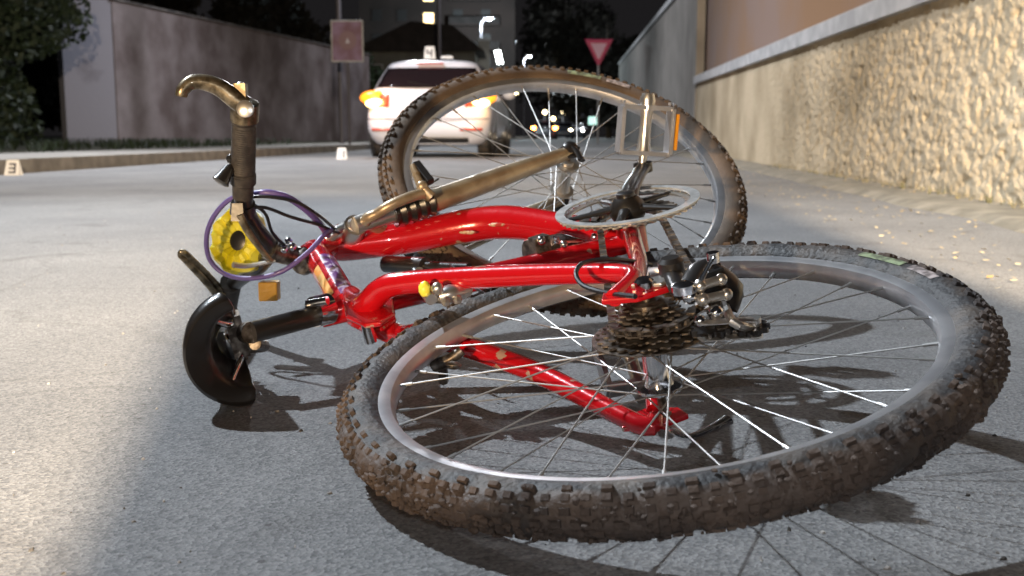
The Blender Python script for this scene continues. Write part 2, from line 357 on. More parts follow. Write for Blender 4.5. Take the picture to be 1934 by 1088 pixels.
# ================================================================ FOLIAGE
def tree(loc, h, cr, m, label, n=2600, leaf=.11, trunk_r=.14, squash=1.0, base=.25, name='tree', group=None, cat='tree', ncl=11):
    root = empty(name, loc); t = MB(); L = V(loc)
    top = V((random.uniform(-.3, .3), random.uniform(-.3, .3), h*.8))
    t.tube([(0, 0, -.05), top*.4+V((.08, 0, 0)), top], [trunk_r, trunk_r*.7, trunk_r*.15], 8, 4)
    cl = []
    for i in range(ncl):
        a = random.uniform(0, 6.28); z = h*random.uniform(base, .92); rr = cr*random.uniform(.25, .8)*math.sqrt(max(.15, 1-((z/h-.5)/.62)**2))
        e = V((math.cos(a)*rr, math.sin(a)*rr*squash, z)); t.tube([top*(z/h*.75), (top*(z/h*.8)+e)/2+V((0, 0, .15)), e], [trunk_r*.35, trunk_r*.2, .01], 6, 3)
        cl.append((e, cr*random.uniform(.28, .5)))
    t.build('trunk', M['bark'], root)
    b = MB()
    for _ in range(n):
        c, r = random.choice(cl); d = V((random.gauss(0, 1), random.gauss(0, 1), random.gauss(0, 1))).normalized()*r*random.random()**.45
        p = c+d; u = V((random.gauss(0, 1), random.gauss(0, 1), random.gauss(0, 1))).normalized(); v_ = u.orthogonal().normalized(); s_ = leaf*random.uniform(.5, 1.3)
        if p.z < .03: continue
        b.add([p-u*s_, p+v_*s_*.55, p+u*s_, p-v_*s_*.55], [(0, 1, 2, 3)])
    b.build('crown', m, root, smooth=False)
    return tag(root, label, cat, group)
bl = at(20, 272, 20); bl.z = .1
tree(bl+V((-.55, 0, 0)), 6.4, 1.8, M['leaf'], 'dense dark green bush taller than the wall at the far left edge', 24000, .085, .1, base=.04, ncl=34, name='bush', cat='bush')
tg = [(150, 60, 50, 5.5, 'dark tree above the pale wall panel'), (300, 60, 54, 8, 'dark tree behind the left wall, nearest the bush'), (430, 60, 56, 9, 'dark tree behind the middle of the left wall'), (560, 60, 60, 9, 'dark tree behind the left wall, left of the square sign')]
for px, py, Y, h_, lb in tg:
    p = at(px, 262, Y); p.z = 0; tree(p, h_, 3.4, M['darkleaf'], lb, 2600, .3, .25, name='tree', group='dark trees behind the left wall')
for px, Y, h_, lb in ((1030, 150, 17, 'dark tree beyond the far end of the road, behind the distant lamps'), (1090, 130, 18, 'dark tree to the left of the give way sign'), (1150, 100, 13, 'dark tree behind the give way sign'), (1185, 85, 7, 'dark low tree beside the end of the grey wall')):
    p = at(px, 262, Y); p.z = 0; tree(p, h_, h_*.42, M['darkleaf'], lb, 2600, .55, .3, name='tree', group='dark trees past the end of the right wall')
tp = at(690, 262, 47); tp.z = 0
tree(tp, 3.9, 1.6, M['leaf'], 'small green shrub where the left wall ends by the car', 1500, .16, .08, base=.3, name='shrub', cat='shrub')

# ================================================================ BUILDINGS
def tower():
    c = at(825, 262, 78); c.z = 0; root = empty('tower_block', c)
    b = MB(); b.abox((-5.5, 0, 0), (5.7, 12, 26)); b.build('wall', M['brick'], root, smooth=False)
    rf = MB(); rf.abox((-5.8, -.3, 26.01), (6, 12.3, 26.6)); rf.build('roof', M['roof'], root, smooth=False)
    for i, x in enumerate((-4.2, -2.4, -.5, 1.6, 3.6)):
        for k in range(5):
            z = 1.9+k*1.72*1.0 if False else 3.3+k*1.72
            lit = (i == 2 and k in (2, 3))
            x_ = x; z_ = z
            if lit: z_ = {2: 8.2, 3: 9.85}[k]
            elif i == 2: continue
            f = MB(); f.abox((x_-.42, -.05, z_-.1), (x_+.42, 0.02, z_+.85)); fo = f.build('window', M['brick'] if not lit else M['palewall'], root, smooth=False)
            p = MB(); p.abox((x_-.34, -.08, z_-.02), (x_+.34, -.052, z_+.77)); p.build('pane', M['window'] if lit else M['dwin'], fo, smooth=False)
            if lit: fo['label'] = 'window lit with warm light'
    # balconies
    for k in range(5):
        z = 3.0+k*1.72; s = MB(); s.abox((1.0, -.9, z-.12), (4.6, -.001, z)); bo = s.build('balcony', M['brick'], root, smooth=False)
        r = MB(); r.abox((1.0, -.9, z+.001), (4.6, -.84, z+.5)); r.build('railing', M['roof'], bo, smooth=False)
    return tag(root, 'tall dark brown apartment block with two warm lit windows, behind the white car', 'building')
tower()
def house():
    c = at(745, 262, 58); c.z = 0; root = empty('house', c)
    b = MB(); b.abox((-1.9, 0, 0), (4.4, 5, 4.75)); b.build('wall', M['palewall'], root, smooth=False)
    r = MB(); r.prism([(-2.3, -.5, 4.76), (4.9, -.5, 4.76), (3.2, -.5, 6.1), (1.0, -.5, 6.3)], (0, 6, 0)); r.build('roof', M['roof'], root, smooth=False)
    for x in (-1.0, 1.1, 3):
        f = MB(); f.abox((x-.45, -.04, 2.9), (x+.45, .01, 4.1)); fo = f.build('window', M['cap'], root, smooth=False)
        p = MB(); p.abox((x-.38, -.06, 2.97), (x+.38, -.042, 4.03)); p.build('pane', M['dwin'], fo, smooth=False)
    return tag(root, 'low pale house with dark sloping roof just above the white car', 'building')
house()

# ================================================================ STREET LAMPS AND SIGNS
def street_lamp(px, py, Y, label, power, col, arm=.55, side=1, dark=True, r=.055, glow='lampglow', light=True, gl=.8):
    top = at(px, py, Y); base = V((top.x-side*arm, top.y, 0)); root = empty('street_lamp', base); H = top.z
    p = MB(); p.tube([(0, 0, 0), (0, 0, H*.6), (0, 0, H-.5), (side*.15, 0, H-.12), (side*(arm-.3), 0, H)], [r, r*.75, r*.6, r*.5, r*.5], 10, 5); p.build('pole', M['darkpole'], root)
    h = MB(); h.box((side*arm, 0, H+.1), (1, 0, 0), (0, 1, 0), (0, 0, 1), .38*gl, .17*gl, .05, .7); ho = h.build('lamp_head', M['pole'], root, smooth=False)
    g = MB(); g.ball((side*arm, 0, H), .17*gl, 16, (1, .75, .55)); g.build('lamp_glass', M[glow], ho)
    if light: lamp('lamp_light', 'POINT', top-V((0, .0, .5)), power*.7, col, .2)
    return tag(root, label, 'street lamp', 'street lamps along the distant road')
street_lamp(924, 36, 70, 'tallest distant street lamp, right of the lit tower windows', 5000, (.8, .95, 1))
street_lamp(969, 80, 88, 'second distant street lamp, shorter, above the bicycle wheel', 6000, (.8, .95, 1))
street_lamp(1000, 107, 106, 'third distant street lamp, a small white light between the second lamp and the trees', 6000, (.85, .95, 1))
street_lamp(1110, 122, 118, 'distant street lamp with its light just left below the give way sign', 4000, (.9, .95, 1))
street_lamp(975, 176, 96, 'low yellow-glowing lamp seen just under the top of the upright wheel', 300, (1, .8, .4), glow='warmglow')
# the lamp that lights the crash, outside the frame on the left pavement
base = V((KEY.x-1.9, KEY.y-.3, .1)); root = empty('street_lamp', base)
p = MB(); kz = KEY.z-.1; p.tube([(0, 0, 0), (0, 0, kz*.6), (0, 0, kz-.5), (.3, 0, kz-.05), (1.5, .2, kz+.15)], [.08, .065, .05, .045, .04], 12, 5); p.build('pole', M['pole'], root)
h = MB(); h.box((1.9, .3, kz+.27), (1, 0, 0), (0, 1, 0), (0, 0, 1), .4, .16, .06, .7); ho = h.build('lamp_head', M['pole'], root, smooth=False)
g = MB(); g.box((1.9, .3, kz+.2), (1, 0, 0), (0, 1, 0), (0, 0, 1), .3, .12, .008); g.build('lamp_glass', M['lampglow'], ho, smooth=False)
tag(root, 'near street lamp standing on the left pavement beside the crash', 'street lamp')
# two lamp posts whose heads are above the frame, and an added one out of view
def tall_lamp(px, Y, H, power, label, aim):
    pp = at(px, 262, Y); root = empty('street_lamp', (pp.x, Y, 0)); b = MB(); b.tube([(0, 0, 0), (0, 0, H-.4), (.3, 0, H-.05), (1.2, 0, H+.1)], [.075, .05, .045, .04], 10, 5); b.build('pole', M['darkpole'], root)
    h = MB(); h.box((1.5, 0, H+.15), (1, 0, 0), (0, 1, 0), (0, 0, 1), .4, .16, .06, .7); ho = h.build('lamp_head', M['darkpole'], root, smooth=False)
    g = MB(); g.box((1.5, 0, H+.08), (1, 0, 0), (0, 1, 0), (0, 0, 1), .3, .12, .008); g.build('lamp_glass', M['lampglow'], ho, smooth=False)
    lamp('street_light', 'SPOT', (pp.x+1.5, Y, H), power, (.93, .95, 1), .15, aim, 96 if Y < 20 else 165, .9)
    tag(root, label, 'street lamp')
tall_lamp(-180, 12.5, 8.0, 6600, 'unseen street lamp added on the left pavement, before the dark bush, to even out the road light', (-1.2, 11, 0))  # unseen lamp, added so the road is lit evenly
tall_lamp(832, 40, 9.2, 2400, 'thin grey lamp pole rising behind the white car roof, in front of the tower', (0, 42, 0))
tall_lamp(646, 27, 8.2, 4200, 'thin lamp pole rising directly behind the square road sign', (-3.5, 23, 0))
# square sign
pp = at(655, 265, 24); pp.z = .1; root = empty('traffic_sign', pp)
b = MB(); b.tube([(.06, .04, 0), (.06, .04, 2.7)], .03, 10); b.build('pole', M['darkpole'], root)
b = MB(); b.abox((-.3, -.02, 1.83), (.42, 0, 2.74)); b.build('sign_frame', M['cap'], root, smooth=False, bevel=.01)
b = MB(); b.abox((-.265, -.028, 1.865), (.385, -.021, 2.705)); pl = b.build('sign_panel', M['signback'], root, smooth=False)
b = MB(); b.rev((.07, -.029, 2.3), (0, -1, 0), [(0, .2), (.004, .2)], 28); b.build('sign_disc', mat('sign_disc_purple', (.16, .09, .12), .5), pl)
b = MB(); b.prism([(.02, -.034, 2.24), (.12, -.034, 2.24), (.07, -.034, 2.36)], (0, -.003, 0)); b.build('sign_symbol', mat('sign_symbol_grey', (.4, .4, .5), .5), pl, smooth=False)
tag(root, 'square purplish road sign with pale edge on a pole above the left wall', 'road sign')
# give way sign
gw = at(1129, 262, 40); gw.z = 0; root = empty('give_way_sign', gw); s_ = 40/2000
b = MB(); b.tube([(0, .05, 0), (0, .05, 3.55)], .04, 10); b.build('pole', M['pole'], root)
def tri(hw, zt, zb, y, t): return [(-hw, y, zt), (hw, y, zt), (hw*.08, y, zb), (-hw*.08, y, zb)]
b = MB(); b.prism(tri(.52, 3.82, 2.9, -.02, 0), (0, .03, 0)); pl = b.build('sign_border', M['signred'], root, smooth=False, bevel=.008)
b = MB(); b.prism(tri(.30, 3.68, 3.12, -.03, 0), (0, .008, 0)); b.build('sign_face', M['signwhite'], pl, smooth=False)
tag(root, 'give way triangle, red border and pinkish white centre, beyond the right wall', 'road sign')
# lit board and grey post near the car roof
q = at(942, 108, 62); root = empty('advertising_board', (q.x, 62, 0)); b = MB(); b.box((0, 0, q.z), (1, 0, .12), (0, 1, 0), (-.25, 0, 1), .16, .06, .38); b.build('lit_panel', M['lampglow'], root, smooth=False)
b = MB(); b.tube([(0, .1, 0), (0, .1, q.z)], .05, 8); b.build('pole', M['pole'], root); tag(root, 'small bright white lit board right of the car roof', 'sign')
q = at(914, 78, 64); root = empty('chimney_stack', (q.x, 64, 0)); b = MB(); b.abox((-.33, -.3, 0), (.33, .3, q.z)); b.build('shaft', M['greywall'], root, smooth=False)
b = MB(); b.abox((-.4, -.37, q.z+.003), (.4, .37, q.z+.15)); b.build('cap', M['cap'], root, smooth=False); tag(root, 'grey square pillar under the tallest distant lamp', 'pillar')
q = at(1121, 228, 95); root = empty('shop_sign', (q.x, 95, 0)); b = MB(); b.abox((-.45, -.05, q.z-.35), (.45, .05, q.z+.35)); b.build('lit_panel', mat('teal_lit_sign', (.6, .9, .85), .4, emit=(.55, .9, .8), es=1.3), root, smooth=False, bevel=.04)
b = MB(); b.tube([(0, .1, 0), (0, .1, q.z-.3)], .07, 8); b.build('pole', M['pole'], root); tag(root, 'pale teal lit sign low down at the far end of the road', 'sign')

# ================================================================ CAR
def make_car(paint):
    root = empty('parked_car', (0, 0, 0))
    prof = [  # z, half width, rear y, front y, corner radius
        (.20, .80, .10, 3.75, .25), (.30, .87, .03, 3.86, .25), (.42, .91, .0, 3.9, .26), (.56, .925, .02, 3.9, .28), (.66, .93, .07, 3.86, .28), (.80, .925, .10, 3.75, .30),
        (.93, .905, .14, 3.55, .30), (1.01, .875, .19, 3.05, .28), (1.03, .855, .20, 2.9, .27), (1.20, .785, .33, 2.45, .25), (1.36, .71, .47, 2.1, .24), (1.44, .655, .52, 1.95, .24), (1.475, .55, .62, 1.8, .24), (1.485, .3, .9, 1.5, .2)]
    b = MB(); NS = 16; per = 4*NS
    def ring(z, w, y0, y1, r):
        pts = []; cs = [(-w+r, y0+r, 180), (w-r, y0+r, 270), (w-r, y1-r, 0), (-w+r, y1-r, 90)]
        for cx, cy, a0 in cs:
            for k in range(NS):
                a = R(a0+90*k/(NS-1)); x = cx+r*math.cos(a); y = cy+r*math.sin(a)
                y += .05*(1-(x/w)**2)*(-1 if cy < 1.9 else 1) if True else 0
                pts.append((x, y, z))
        return pts
    for p in prof: b.v += ring(*p)
    for j in range(len(prof)-1):
        for k in range(per): b.f.append((j*per+k, j*per+(k+1) % per, (j+1)*per+(k+1) % per, (j+1)*per+k))
    b.f += [tuple(range(per))[::-1], tuple((len(prof)-1)*per+k for k in range(per))]
    body = b.build('body', paint, root, angle=50)
    def P_(z):
        for a, c in zip(prof, prof[1:]):
            if a[0] <= z <= c[0]:
                t = (z-a[0])/(c[0]-a[0]); return [a[i]*(1-t)+c[i]*t for i in range(1, 5)]
    def rear(x, z, o=.006):
        w, y0, y1, r = P_(z); ax = abs(x); y = y0
        if ax > w-r: y = y0+r-math.sqrt(max(0, r*r-(ax-w+r)**2))
        return V((x, y-.05*(1-(x/w)**2)-o, z))
    def side(y, z, sg, o=.006):
        w, y0, y1, r = P_(z); x = w
        if y < y0+r: x = w-r+math.sqrt(max(0, r*r-(y0+r-y)**2))
        if y > y1-r: x = w-r+math.sqrt(max(0, r*r-(y-y1+r)**2))
        return V((sg*(x+o), y, z))
    def patch(name, f, us, m, par=root, nu=16, nv=8, th=None):
        b = MB(); lo, hi, z0, z1 = us
        for j in range(nv+1):
            t = j/nv; z = z0+(z1-z0)*t; a = lo(z) if callable(lo) else lo; c = hi(z) if callable(hi) else hi
            for i in range(nu+1): b.v.append(f(a+(c-a)*i/nu, z))
        for j in range(nv):
            for i in range(nu): k = j*(nu+1)+i; b.f.append((k, k+1, k+nu+2, k+nu+1))
        o = b.build(name, m, par); s = o.modifiers.new('thickness', 'SOLIDIFY'); s.thickness = .006; s.offset = 0
        return o
    patch('rear_window', rear, (lambda z: -(.80-(z-1.04)*.42), lambda z: .80-(z-1.04)*.42, 1.05, 1.36), M['glass'])
    for sg in (-1, 1):
        f = lambda y, z, s=sg: side(y, z, s)
        patch('side_window', f, (lambda z: .72+(z-1.04)*.4, lambda z: 1.52, 1.045, 1.36), M['glass'])
        patch('side_window', f, (lambda z: 1.6, lambda z: 2.6-(z-1.04)*1.7, 1.045, 1.36), M['glass'])
    wb = MB(); 
    for j in range(9):
        z = 1.06+.3*j/8; w_, y0, y1, r = P_(z)
        for i in range(17):
            x = (w_-.1)*(i/8-1); wy = y1+.05*(1-(x/w_)**2)+.006
            if abs(x) > w_-r: wy = y1-r+math.sqrt(max(0, r*r-(abs(x)-w_+r)**2))+.05*(1-(x/w_)**2)+.006
            wb.v.append((x, wy, z))
    for j in range(8):
        for i in range(16): k = j*17+i; wb.f.append((k, k+1, k+18, k+17))
    wb.build('windscreen', M['glass'], root)
    # bumper seam, tail gate seam
    patch('bumper_seam', rear, (-.9, .9, .575, .585), M['ink'], nv=1, nu=40)
    patch('bumper_sill', rear, (-.62, .62, .22, .30), M['black'], nv=3)
    tl = []
    for sg in (-1, 1):
        a = .56*sg; c = .86*sg
        o = patch('tail_light', rear, (min(a, c), max(a, c), .76, .95), M['cyanred'], nu=12)
        g = MB(); g.ball(rear(.76*sg, .815, .0), .12, 16, (1.35, .45, .6)); g.build('bulb', M['hazardhot'], o)
        g2 = MB(); g2.ball(rear(.80*sg, .90, .0), .18, 16, (1.2, .4, .62)); g2.build('indicator_halo', M['hazard'], o)  # oversized amber ball, shaped to imitate the halo round the lit lamp
        patch('reflector', rear, (min(.5*sg, .82*sg), max(.5*sg, .82*sg), .40, .44), M['cyanred'], nv=1)
        mi = MB(); mi.ball((sg*.99, 2.45, 1.02), .1, 12, (1.1, .6, .8)); mi.build('mirror', paint, root)
        for y in (.72, 3.12):
            t = MB(); t.rev((sg*.80, y, .31), (sg, 0, 0), [(-.11, .19), (-.11, .285), (-.085, .31), (.06, .31), (.085, .29), (.09, .2), (.06, .19)], 36); wo = t.build('wheel', M['rubber'], root)
            a2 = MB(); a2.rev((sg*.80, y, .31), (sg, 0, 0), [(.05, .195), (.082, .19), (.07, .17), (.055, .16), (.06, .03), (.075, .03)], 30); rm = a2.build('rim', M['rim'], wo)
            ar = MB(); ar.rev((sg*.86, y, .33), (sg, 0, 0), [(0, .36), (.062, .36), (.066, .352), (.066, .325), (.0, .325)], 36); ar.build('wheel_arch', M['black'], root)
    pl = MB(); pl.box(rear(0, .70, .015), (1, 0, 0), (0, .06, 1), (0, -1, .06), .26, .056, .006); po = pl.build('number_plate', M['plate'], root, smooth=False)
    for sx in (-1, 1):
        bb = MB(); bb.box(rear(.235*sx, .70, .021)+V((0, -.004, 0)), (1, 0, 0), (0, .06, 1), (0, -1, .06), .022, .054, .004); bb.build('blue_band', M['blueband'], po, smooth=False)
    for i, x in enumerate((-.17, -.12, -.03, .03, .09, .17)):
        ch = MB(); ch.box(rear(x, .70, .02)+V((0, -.004, 0)), (1, 0, 0), (0, .06, 1), (0, -1, .06), .009 if i % 2 else .017, .034, .002); ch.build('character', M['ink'], po, smooth=False)
    em = MB(); em.rev(rear(0, .93, .0), (0, -1, 0), [(0, .045), (.012, .045), (.016, .03)], 24); em.build('badge', M['chrome'], root)
    wp = MB(); wp.tube([rear(.05, 1.07, .012), rear(-.3, 1.14, .012)], .008, 6); wp.build('wiper', M['black'], root)
    h3 = MB(); h3.rev((0, .5, 1.43), (0, 0, 1), [(0, .02), (.02, .02)], 12)
    sp = MB(); sp.prism([(-.2, .46, 1.41), (.2, .46, 1.41), (.2, .415, 1.42), (-.2, .415, 1.42)], (0, 0, .012)); sp.build('brake_light', M['cyanred'], root, smooth=False)
    for sg in (-1, 1):
        hl = MB(); hl.ball((sg*.66, 3.78, .72), .13, 14, (1.2, .45, .8)); hl.build('headlight', M['glass'], root)
    return root
car = make_car(M['carpaint']); car.location = (-1.25, 15.6, 0); car.scale = (1, 1, .97); car.rotation_euler = (0, 0, -R(5))
tag(car, 'white hatchback stopped in the road with its hazard lights lit, seen from behind', 'car')
cm = Matrix.Translation(car.location) @ Matrix.Rotation(-R(5), 4, 'Z')
for sg in (-1, 1): lamp('hazard_light', 'POINT', cm @ V((sg*.84, -.16, .95)), 16, (1, .5, .16), .08)
def clone_far(px, Y, rz, label, bulb):
    c = copy_tree(car); p = at(px, 262, Y); c.location = (p.x, Y, 0); c.rotation_euler = (0, 0, rz); c.name = 'parked_car'
    tag(c, label, 'car', 'cars far down the road')
    for ch in c.children:
        if ch.name.startswith('body'): ch.data = ch.data.copy(); ch.data.materials[0] = farpaint
        for g in ch.children:
            if g.name.startswith(('bulb', 'indicator_halo')): g.data = g.data.copy(); g.data.materials[0] = bulb
        if ch.name.startswith('headlight') and abs(rz) > 1: ch.data = ch.data.copy(); ch.data.materials[0] = bulb
        if ch.name.startswith('tail_light') and abs(rz) > 1:
            for g in ch.children: g.data.materials[0] = M['cyanred']
    return c
farpaint = mat('dark_car_paint', (.05, .055, .07), .3, 0, .8)
hot = mat('headlamp_lit', (1, 1, 1), .3, emit=(1, .85, .55), es=34); hotw = mat('white_headlamp_lit', (1, 1, 1), .3, emit=(1, .92, .85), es=26); org = mat('far_orange_lit', (1, .4, .1), .3, emit=(1, .33, .06), es=34)
clone_far(1028, 82, -R(4), 'distant car with glowing orange tail lights, leftmost of the far cluster', org)
clone_far(1064, 92, R(176), 'distant oncoming car with yellowish headlights in the middle of the far cluster', hot)
clone_far(1088, 108, R(176), 'distant oncoming car with whiter headlights, rightmost of the far cluster', hotw)
for px, py, Y, m_, lb in ((1029, 212, 115, 'warmglow', 'faint warm lamp above the orange tail lights'), (1063, 214, 120, 'warmglow', 'yellow lamp above the oncoming headlights'), (1045, 224, 118, 'warmglow', 'small warm lamp between the distant cars')):
    q = at(px, py, Y); root = empty('bollard_lamp', (q.x, Y, 0)); b = MB(); b.tube([(0, 0, 0), (0, 0, q.z)], .07, 8); po = b.build('post', M['pole'], root)
    g = MB(); g.ball((0, 0, q.z), .22, 12); g.build('lamp_glass', M[m_], root); tag(root, lb, 'lamp', 'low lamps at the end of the road')

# ================================================================ NUMBERED MARKERS
SEG = {'3': 'abgcd', '1': 'bc', '4': 'fgbc', '2': 'abged', '5': 'afgcd'}
def placard(loc, w_, h_, num, label, rz=0, par=None):
    root = empty('evidence_marker', loc, rz); dp = h_*.32
    for s in (-1, 1):
        b = MB(); b.add([(-w_/2, s*dp, 0), (w_/2, s*dp, 0), (w_/2*.8, 0, h_), (-w_/2*.8, 0, h_), (-w_/2, s*(dp-.004), 0), (w_/2, s*(dp-.004), 0), (w_/2*.8, -s*.0004, h_-.004), (-w_/2*.8, -s*.0004, h_-.004)],
              [(0, 1, 2, 3), (7, 6, 5, 4), (0, 4, 5, 1), (1, 5, 6, 2), (3, 2, 6, 7), (0, 3, 7, 4)]); po = b.build('panel', M['plate'], root, smooth=False)
        if s < 0:
            hw, t = w_*.2, h_*.06; zc = h_*.47; hh = h_*.27; n = MB()
            segs = {'a': (0, hh, hw, t), 'd': (0, -hh, hw, t), 'g': (0, 0, hw, t), 'f': (-hw, hh/2, t, hh/2+t), 'b': (hw, hh/2, t, hh/2+t), 'e': (-hw, -hh/2, t, hh/2+t), 'c': (hw, -hh/2, t, hh/2+t)}
            k = .0
            for cseg in SEG[num]:
                x, z, a, c_ = segs[cseg]; z += zc; k += .0003
                sl = V((0, dp, h_)).normalized(); p = V((x, -dp*(1-z/h_)-.003-k, z)); n.box(p, (1, 0, 0), sl, V((1, 0, 0)).cross(sl), a/ (1), c_ if a < hw*.99 or t >= hw else t, .0015)
            n.build('number', M['ink'], po, smooth=False)
    return tag(root, label, 'evidence marker', 'numbered evidence markers')
g_ = gz(26, 331); placard((g_.x, g_.y, .0), .125, .125, '3', 'white numbered marker at the foot of the left kerb, nearest the camera')
g_ = gz(646, 301); placard((g_.x, g_.y, 0), .14, .155, '1', 'white numbered marker on the road just left of the white car')
g_ = gz(586, 288); placard((g_.x, g_.y, 0), .13, .10, '2', 'small far white marker against the left kerb')
placard(cm @ V((-.10, 1.0, 1.485)), .17, .19, '4', 'white numbered marker standing on the white car roof', -R(5))
b = MB(); b.box((0, 0, .02), (1, 0, 0), (0, 1, 0), (0, -.1, 1), .10, .09, .02, .8); bo = b.build('roof_box', M['plate'], smooth=False, bevel=.008); bo.location = cm @ V((.17, 1.0, 1.487)); tag(bo, 'small flat white box lying on the car roof right of the marker', 'box')

# floodlight on a stand and an unseen board, both behind the camera; the board is added to shade the foreground
root = empty('floodlight', (.654, -3.95, 0)); b = MB(); b.tube([(0, 0, .5), (0, 0, 2.15)], .018, 12)
for k in range(3): a = k*2.094+.4; b.tube([(0, 0, .75), (math.cos(a)*.45, math.sin(a)*.45, .01)], .012, 8)
b.build('stand', M['black'], root)
h = MB(); h.abox((-.15, -.10, 2.18), (.15, .02, 2.42)); ho = h.build('housing', M['case'], root, smooth=False, bevel=.01)
g = MB(); g.abox((-.13, .022, 2.2), (.13, .028, 2.40)); g.build('lamp_glass', mat('flood_lit', (1, 1, 1), .4, emit=(1, .8, .5), es=20), ho, smooth=False)
tag(root, 'tripod floodlight standing on the road behind the camera', 'floodlight')
BY = -1.2; k_ = BY+3.84; bx0 = .654-.218*k_; bx1 = .654+.062*k_; bh = 2.3-.24*k_
root = empty('shade_board', ((bx0+bx1)/2, BY, 0)); hw = (bx1-bx0)/2; b = MB(); b.abox((-hw, -.02, .04), (hw, .02, bh)); b.build('panel', M['case'], root, smooth=False, bevel=.01)
for sx in (-1, 1):
    h = MB(); h.abox((sx*(hw-.08)-.03, -.3, 0), (sx*(hw-.08)+.03, .3, .038)); h.build('foot', M['black'], root, smooth=False)
tag(root, 'unseen dark board on two feet, added behind the camera to shade the foreground', 'board')
#BIKE#
# ================================================================ THE BICYCLE (fallen on its left side)
M['lab_pink'] = mat('worn_marking', (.16, .13, .12), .7, noise_s=110, col2=(.5, .42, .4), mix=(.4, .6))
M['lab_green'] = mat('worn_green_marking', (.12, .13, .08), .7, noise_s=110, col2=(.3, .36, .2), mix=(.4, .6))
C1 = V((.144, 1.046, .11)); N1 = V((-.176, -.153, .972)).normalized()      # rear wheel centre and axle
C2 = V((.091, 1.851, .257)); N2 = V((.118, -.598, .793)).normalized()      # front wheel centre and axle
S = N1.cross(N2).normalized()                                              # steering axis, pointing down the fork
F = N1.cross(S).normalized()                                               # forward in the frame
BIKE = V((.0, 1.4, 0)); bike = empty('mountain_bike', BIKE)
tag(bike, 'red full suspension mountain bike lying fallen on its left side in the road', 'bicycle')
def bld(b, name, m, parent=bike, **k):
    o = b.build(name, m, **k); o.parent = parent; o.location = -BIKE if parent is bike else (0, 0, 0); return o
def fp(px, py, off=0):                    # point of the frame plane (shifted along the rear axle)
    o = V((0, 0, CAM_H)); d = at(px, py, 1)-o; return o+d*((C1+N1*off-o).dot(N1)/d.dot(N1))
def mtx(c, n, rot=0):
    n = V(n).normalized(); a = V((0, 0, 1)).cross(n)
    a = V((1, 0, 0)) if a.length < .01 else a.normalized(); b_ = n.cross(a)
    return Matrix.Translation(c) @ Matrix(((a.x, b_.x, n.x), (a.y, b_.y, n.y), (a.z, b_.z, n.z))).to_4x4() @ Matrix.Rotation(rot, 4, 'Z')
def wheel_parts(name, c, n, rot, tyre_m, mud_amt, seed):
    root = None
    RM, rt = .2975, .0215
    # rim (is the part itself, the rest of the wheel hangs under it)
    b = MB(); b.rev((0, 0, 0), (0, 0, 1), [(-.0125, .2855), (-.0125, .276), (-.0105, .2685), (-.004, .2655), (.004, .2655), (.0105, .2685), (.0125, .276), (.0125, .2855), (.0105, .287), (.009, .279), (-.009, .279), (-.0105, .287)], 160, True)
    rim = b.build(name, M['rim']); rim.parent = bike
    rim.matrix_world = Matrix.Translation(-BIKE) @ mtx(c, n, rot)
    # tyre casing
    b = MB(); SG = 360; PR = 20
    for i in range(SG):
        t = 2*math.pi*i/SG; e = V((math.cos(t), math.sin(t), 0))
        for k in range(PR):
            a = -math.pi*.86+2*math.pi*.86*k/(PR-1)
            rr = rt; tread = max(0, math.cos(a*.9))
            if mud_amt:
                nn = noise.noise(V((e.x*9, e.y*9, a+seed))); n2 = noise.noise(V((e.x*42, e.y*42, a*2.2+seed)))
                rr += mud_amt*max(0, nn*1.0+.28)*tread*1.3+mud_amt*.45*n2*tread
            b.v.append(e*(RM+rr*math.cos(a))+V((0, 0, rr*math.sin(a)*.96)))
    for i in range(SG):
        j = (i+1) % SG
        for k in range(PR-1): b.f.append((i*PR+k, j*PR+k, j*PR+k+1, i*PR+k+1))
    ty = b.build('tyre', tyre_m[0], rim, angle=180)
    b = MB(); q = 0
    for (phi, cnt, w_, l_, h_) in ((.0, 124, .0042, .0046, .0046), (.44, 124, .0040, .0044, .0046), (-.44, 124, .0040, .0044, .0046), (.88, 124, .0040, .0042, .0044), (-.88, 124, .0040, .0042, .0044), (1.22, 62, .0032, .0050, .0042), (-1.22, 62, .0032, .0050, .0042)):
        q += 1
        for i in range(cnt):
            t = 2*math.pi*(i+(.5 if q % 2 else 0))/cnt; e = V((math.cos(t), math.sin(t), 0)); d = e*math.cos(phi)+V((0, 0, 1))*math.sin(phi); tg_ = V((-math.sin(t), math.cos(t), 0)); bb = d.cross(tg_)
            b.box(e*RM+d*(rt+.001+random.uniform(-.0006, .0008)), tg_, bb, d, l_*random.uniform(.9, 1.1), w_*.8, h_*.5, .8)
    kn = b.build('tread', tyre_m[1], ty, smooth=False)
    # label patches on the sidewall
    for t0, ln, col in ((.95, .16, 'lab_pink'), (1.15, .22, 'lab_green')):
        b = MB(); K = 14
        for i in range(K+1):
            t = t0+ln*i/K-rot; e = V((math.cos(t), math.sin(t), 0))
            for a in (1.32, 1.5, 1.68, 1.86): b.v.append(e*(RM+(rt+.0008)*math.cos(a))+V((0, 0, (rt+.0008)*math.sin(a)*.96)))
        for i in range(K):
            for k in range(3): b.f.append((i*4+k, i*4+4+k, i*4+5+k, i*4+k+1))
        b.build('tyre_marking', M[col], ty)
    return rim, ty


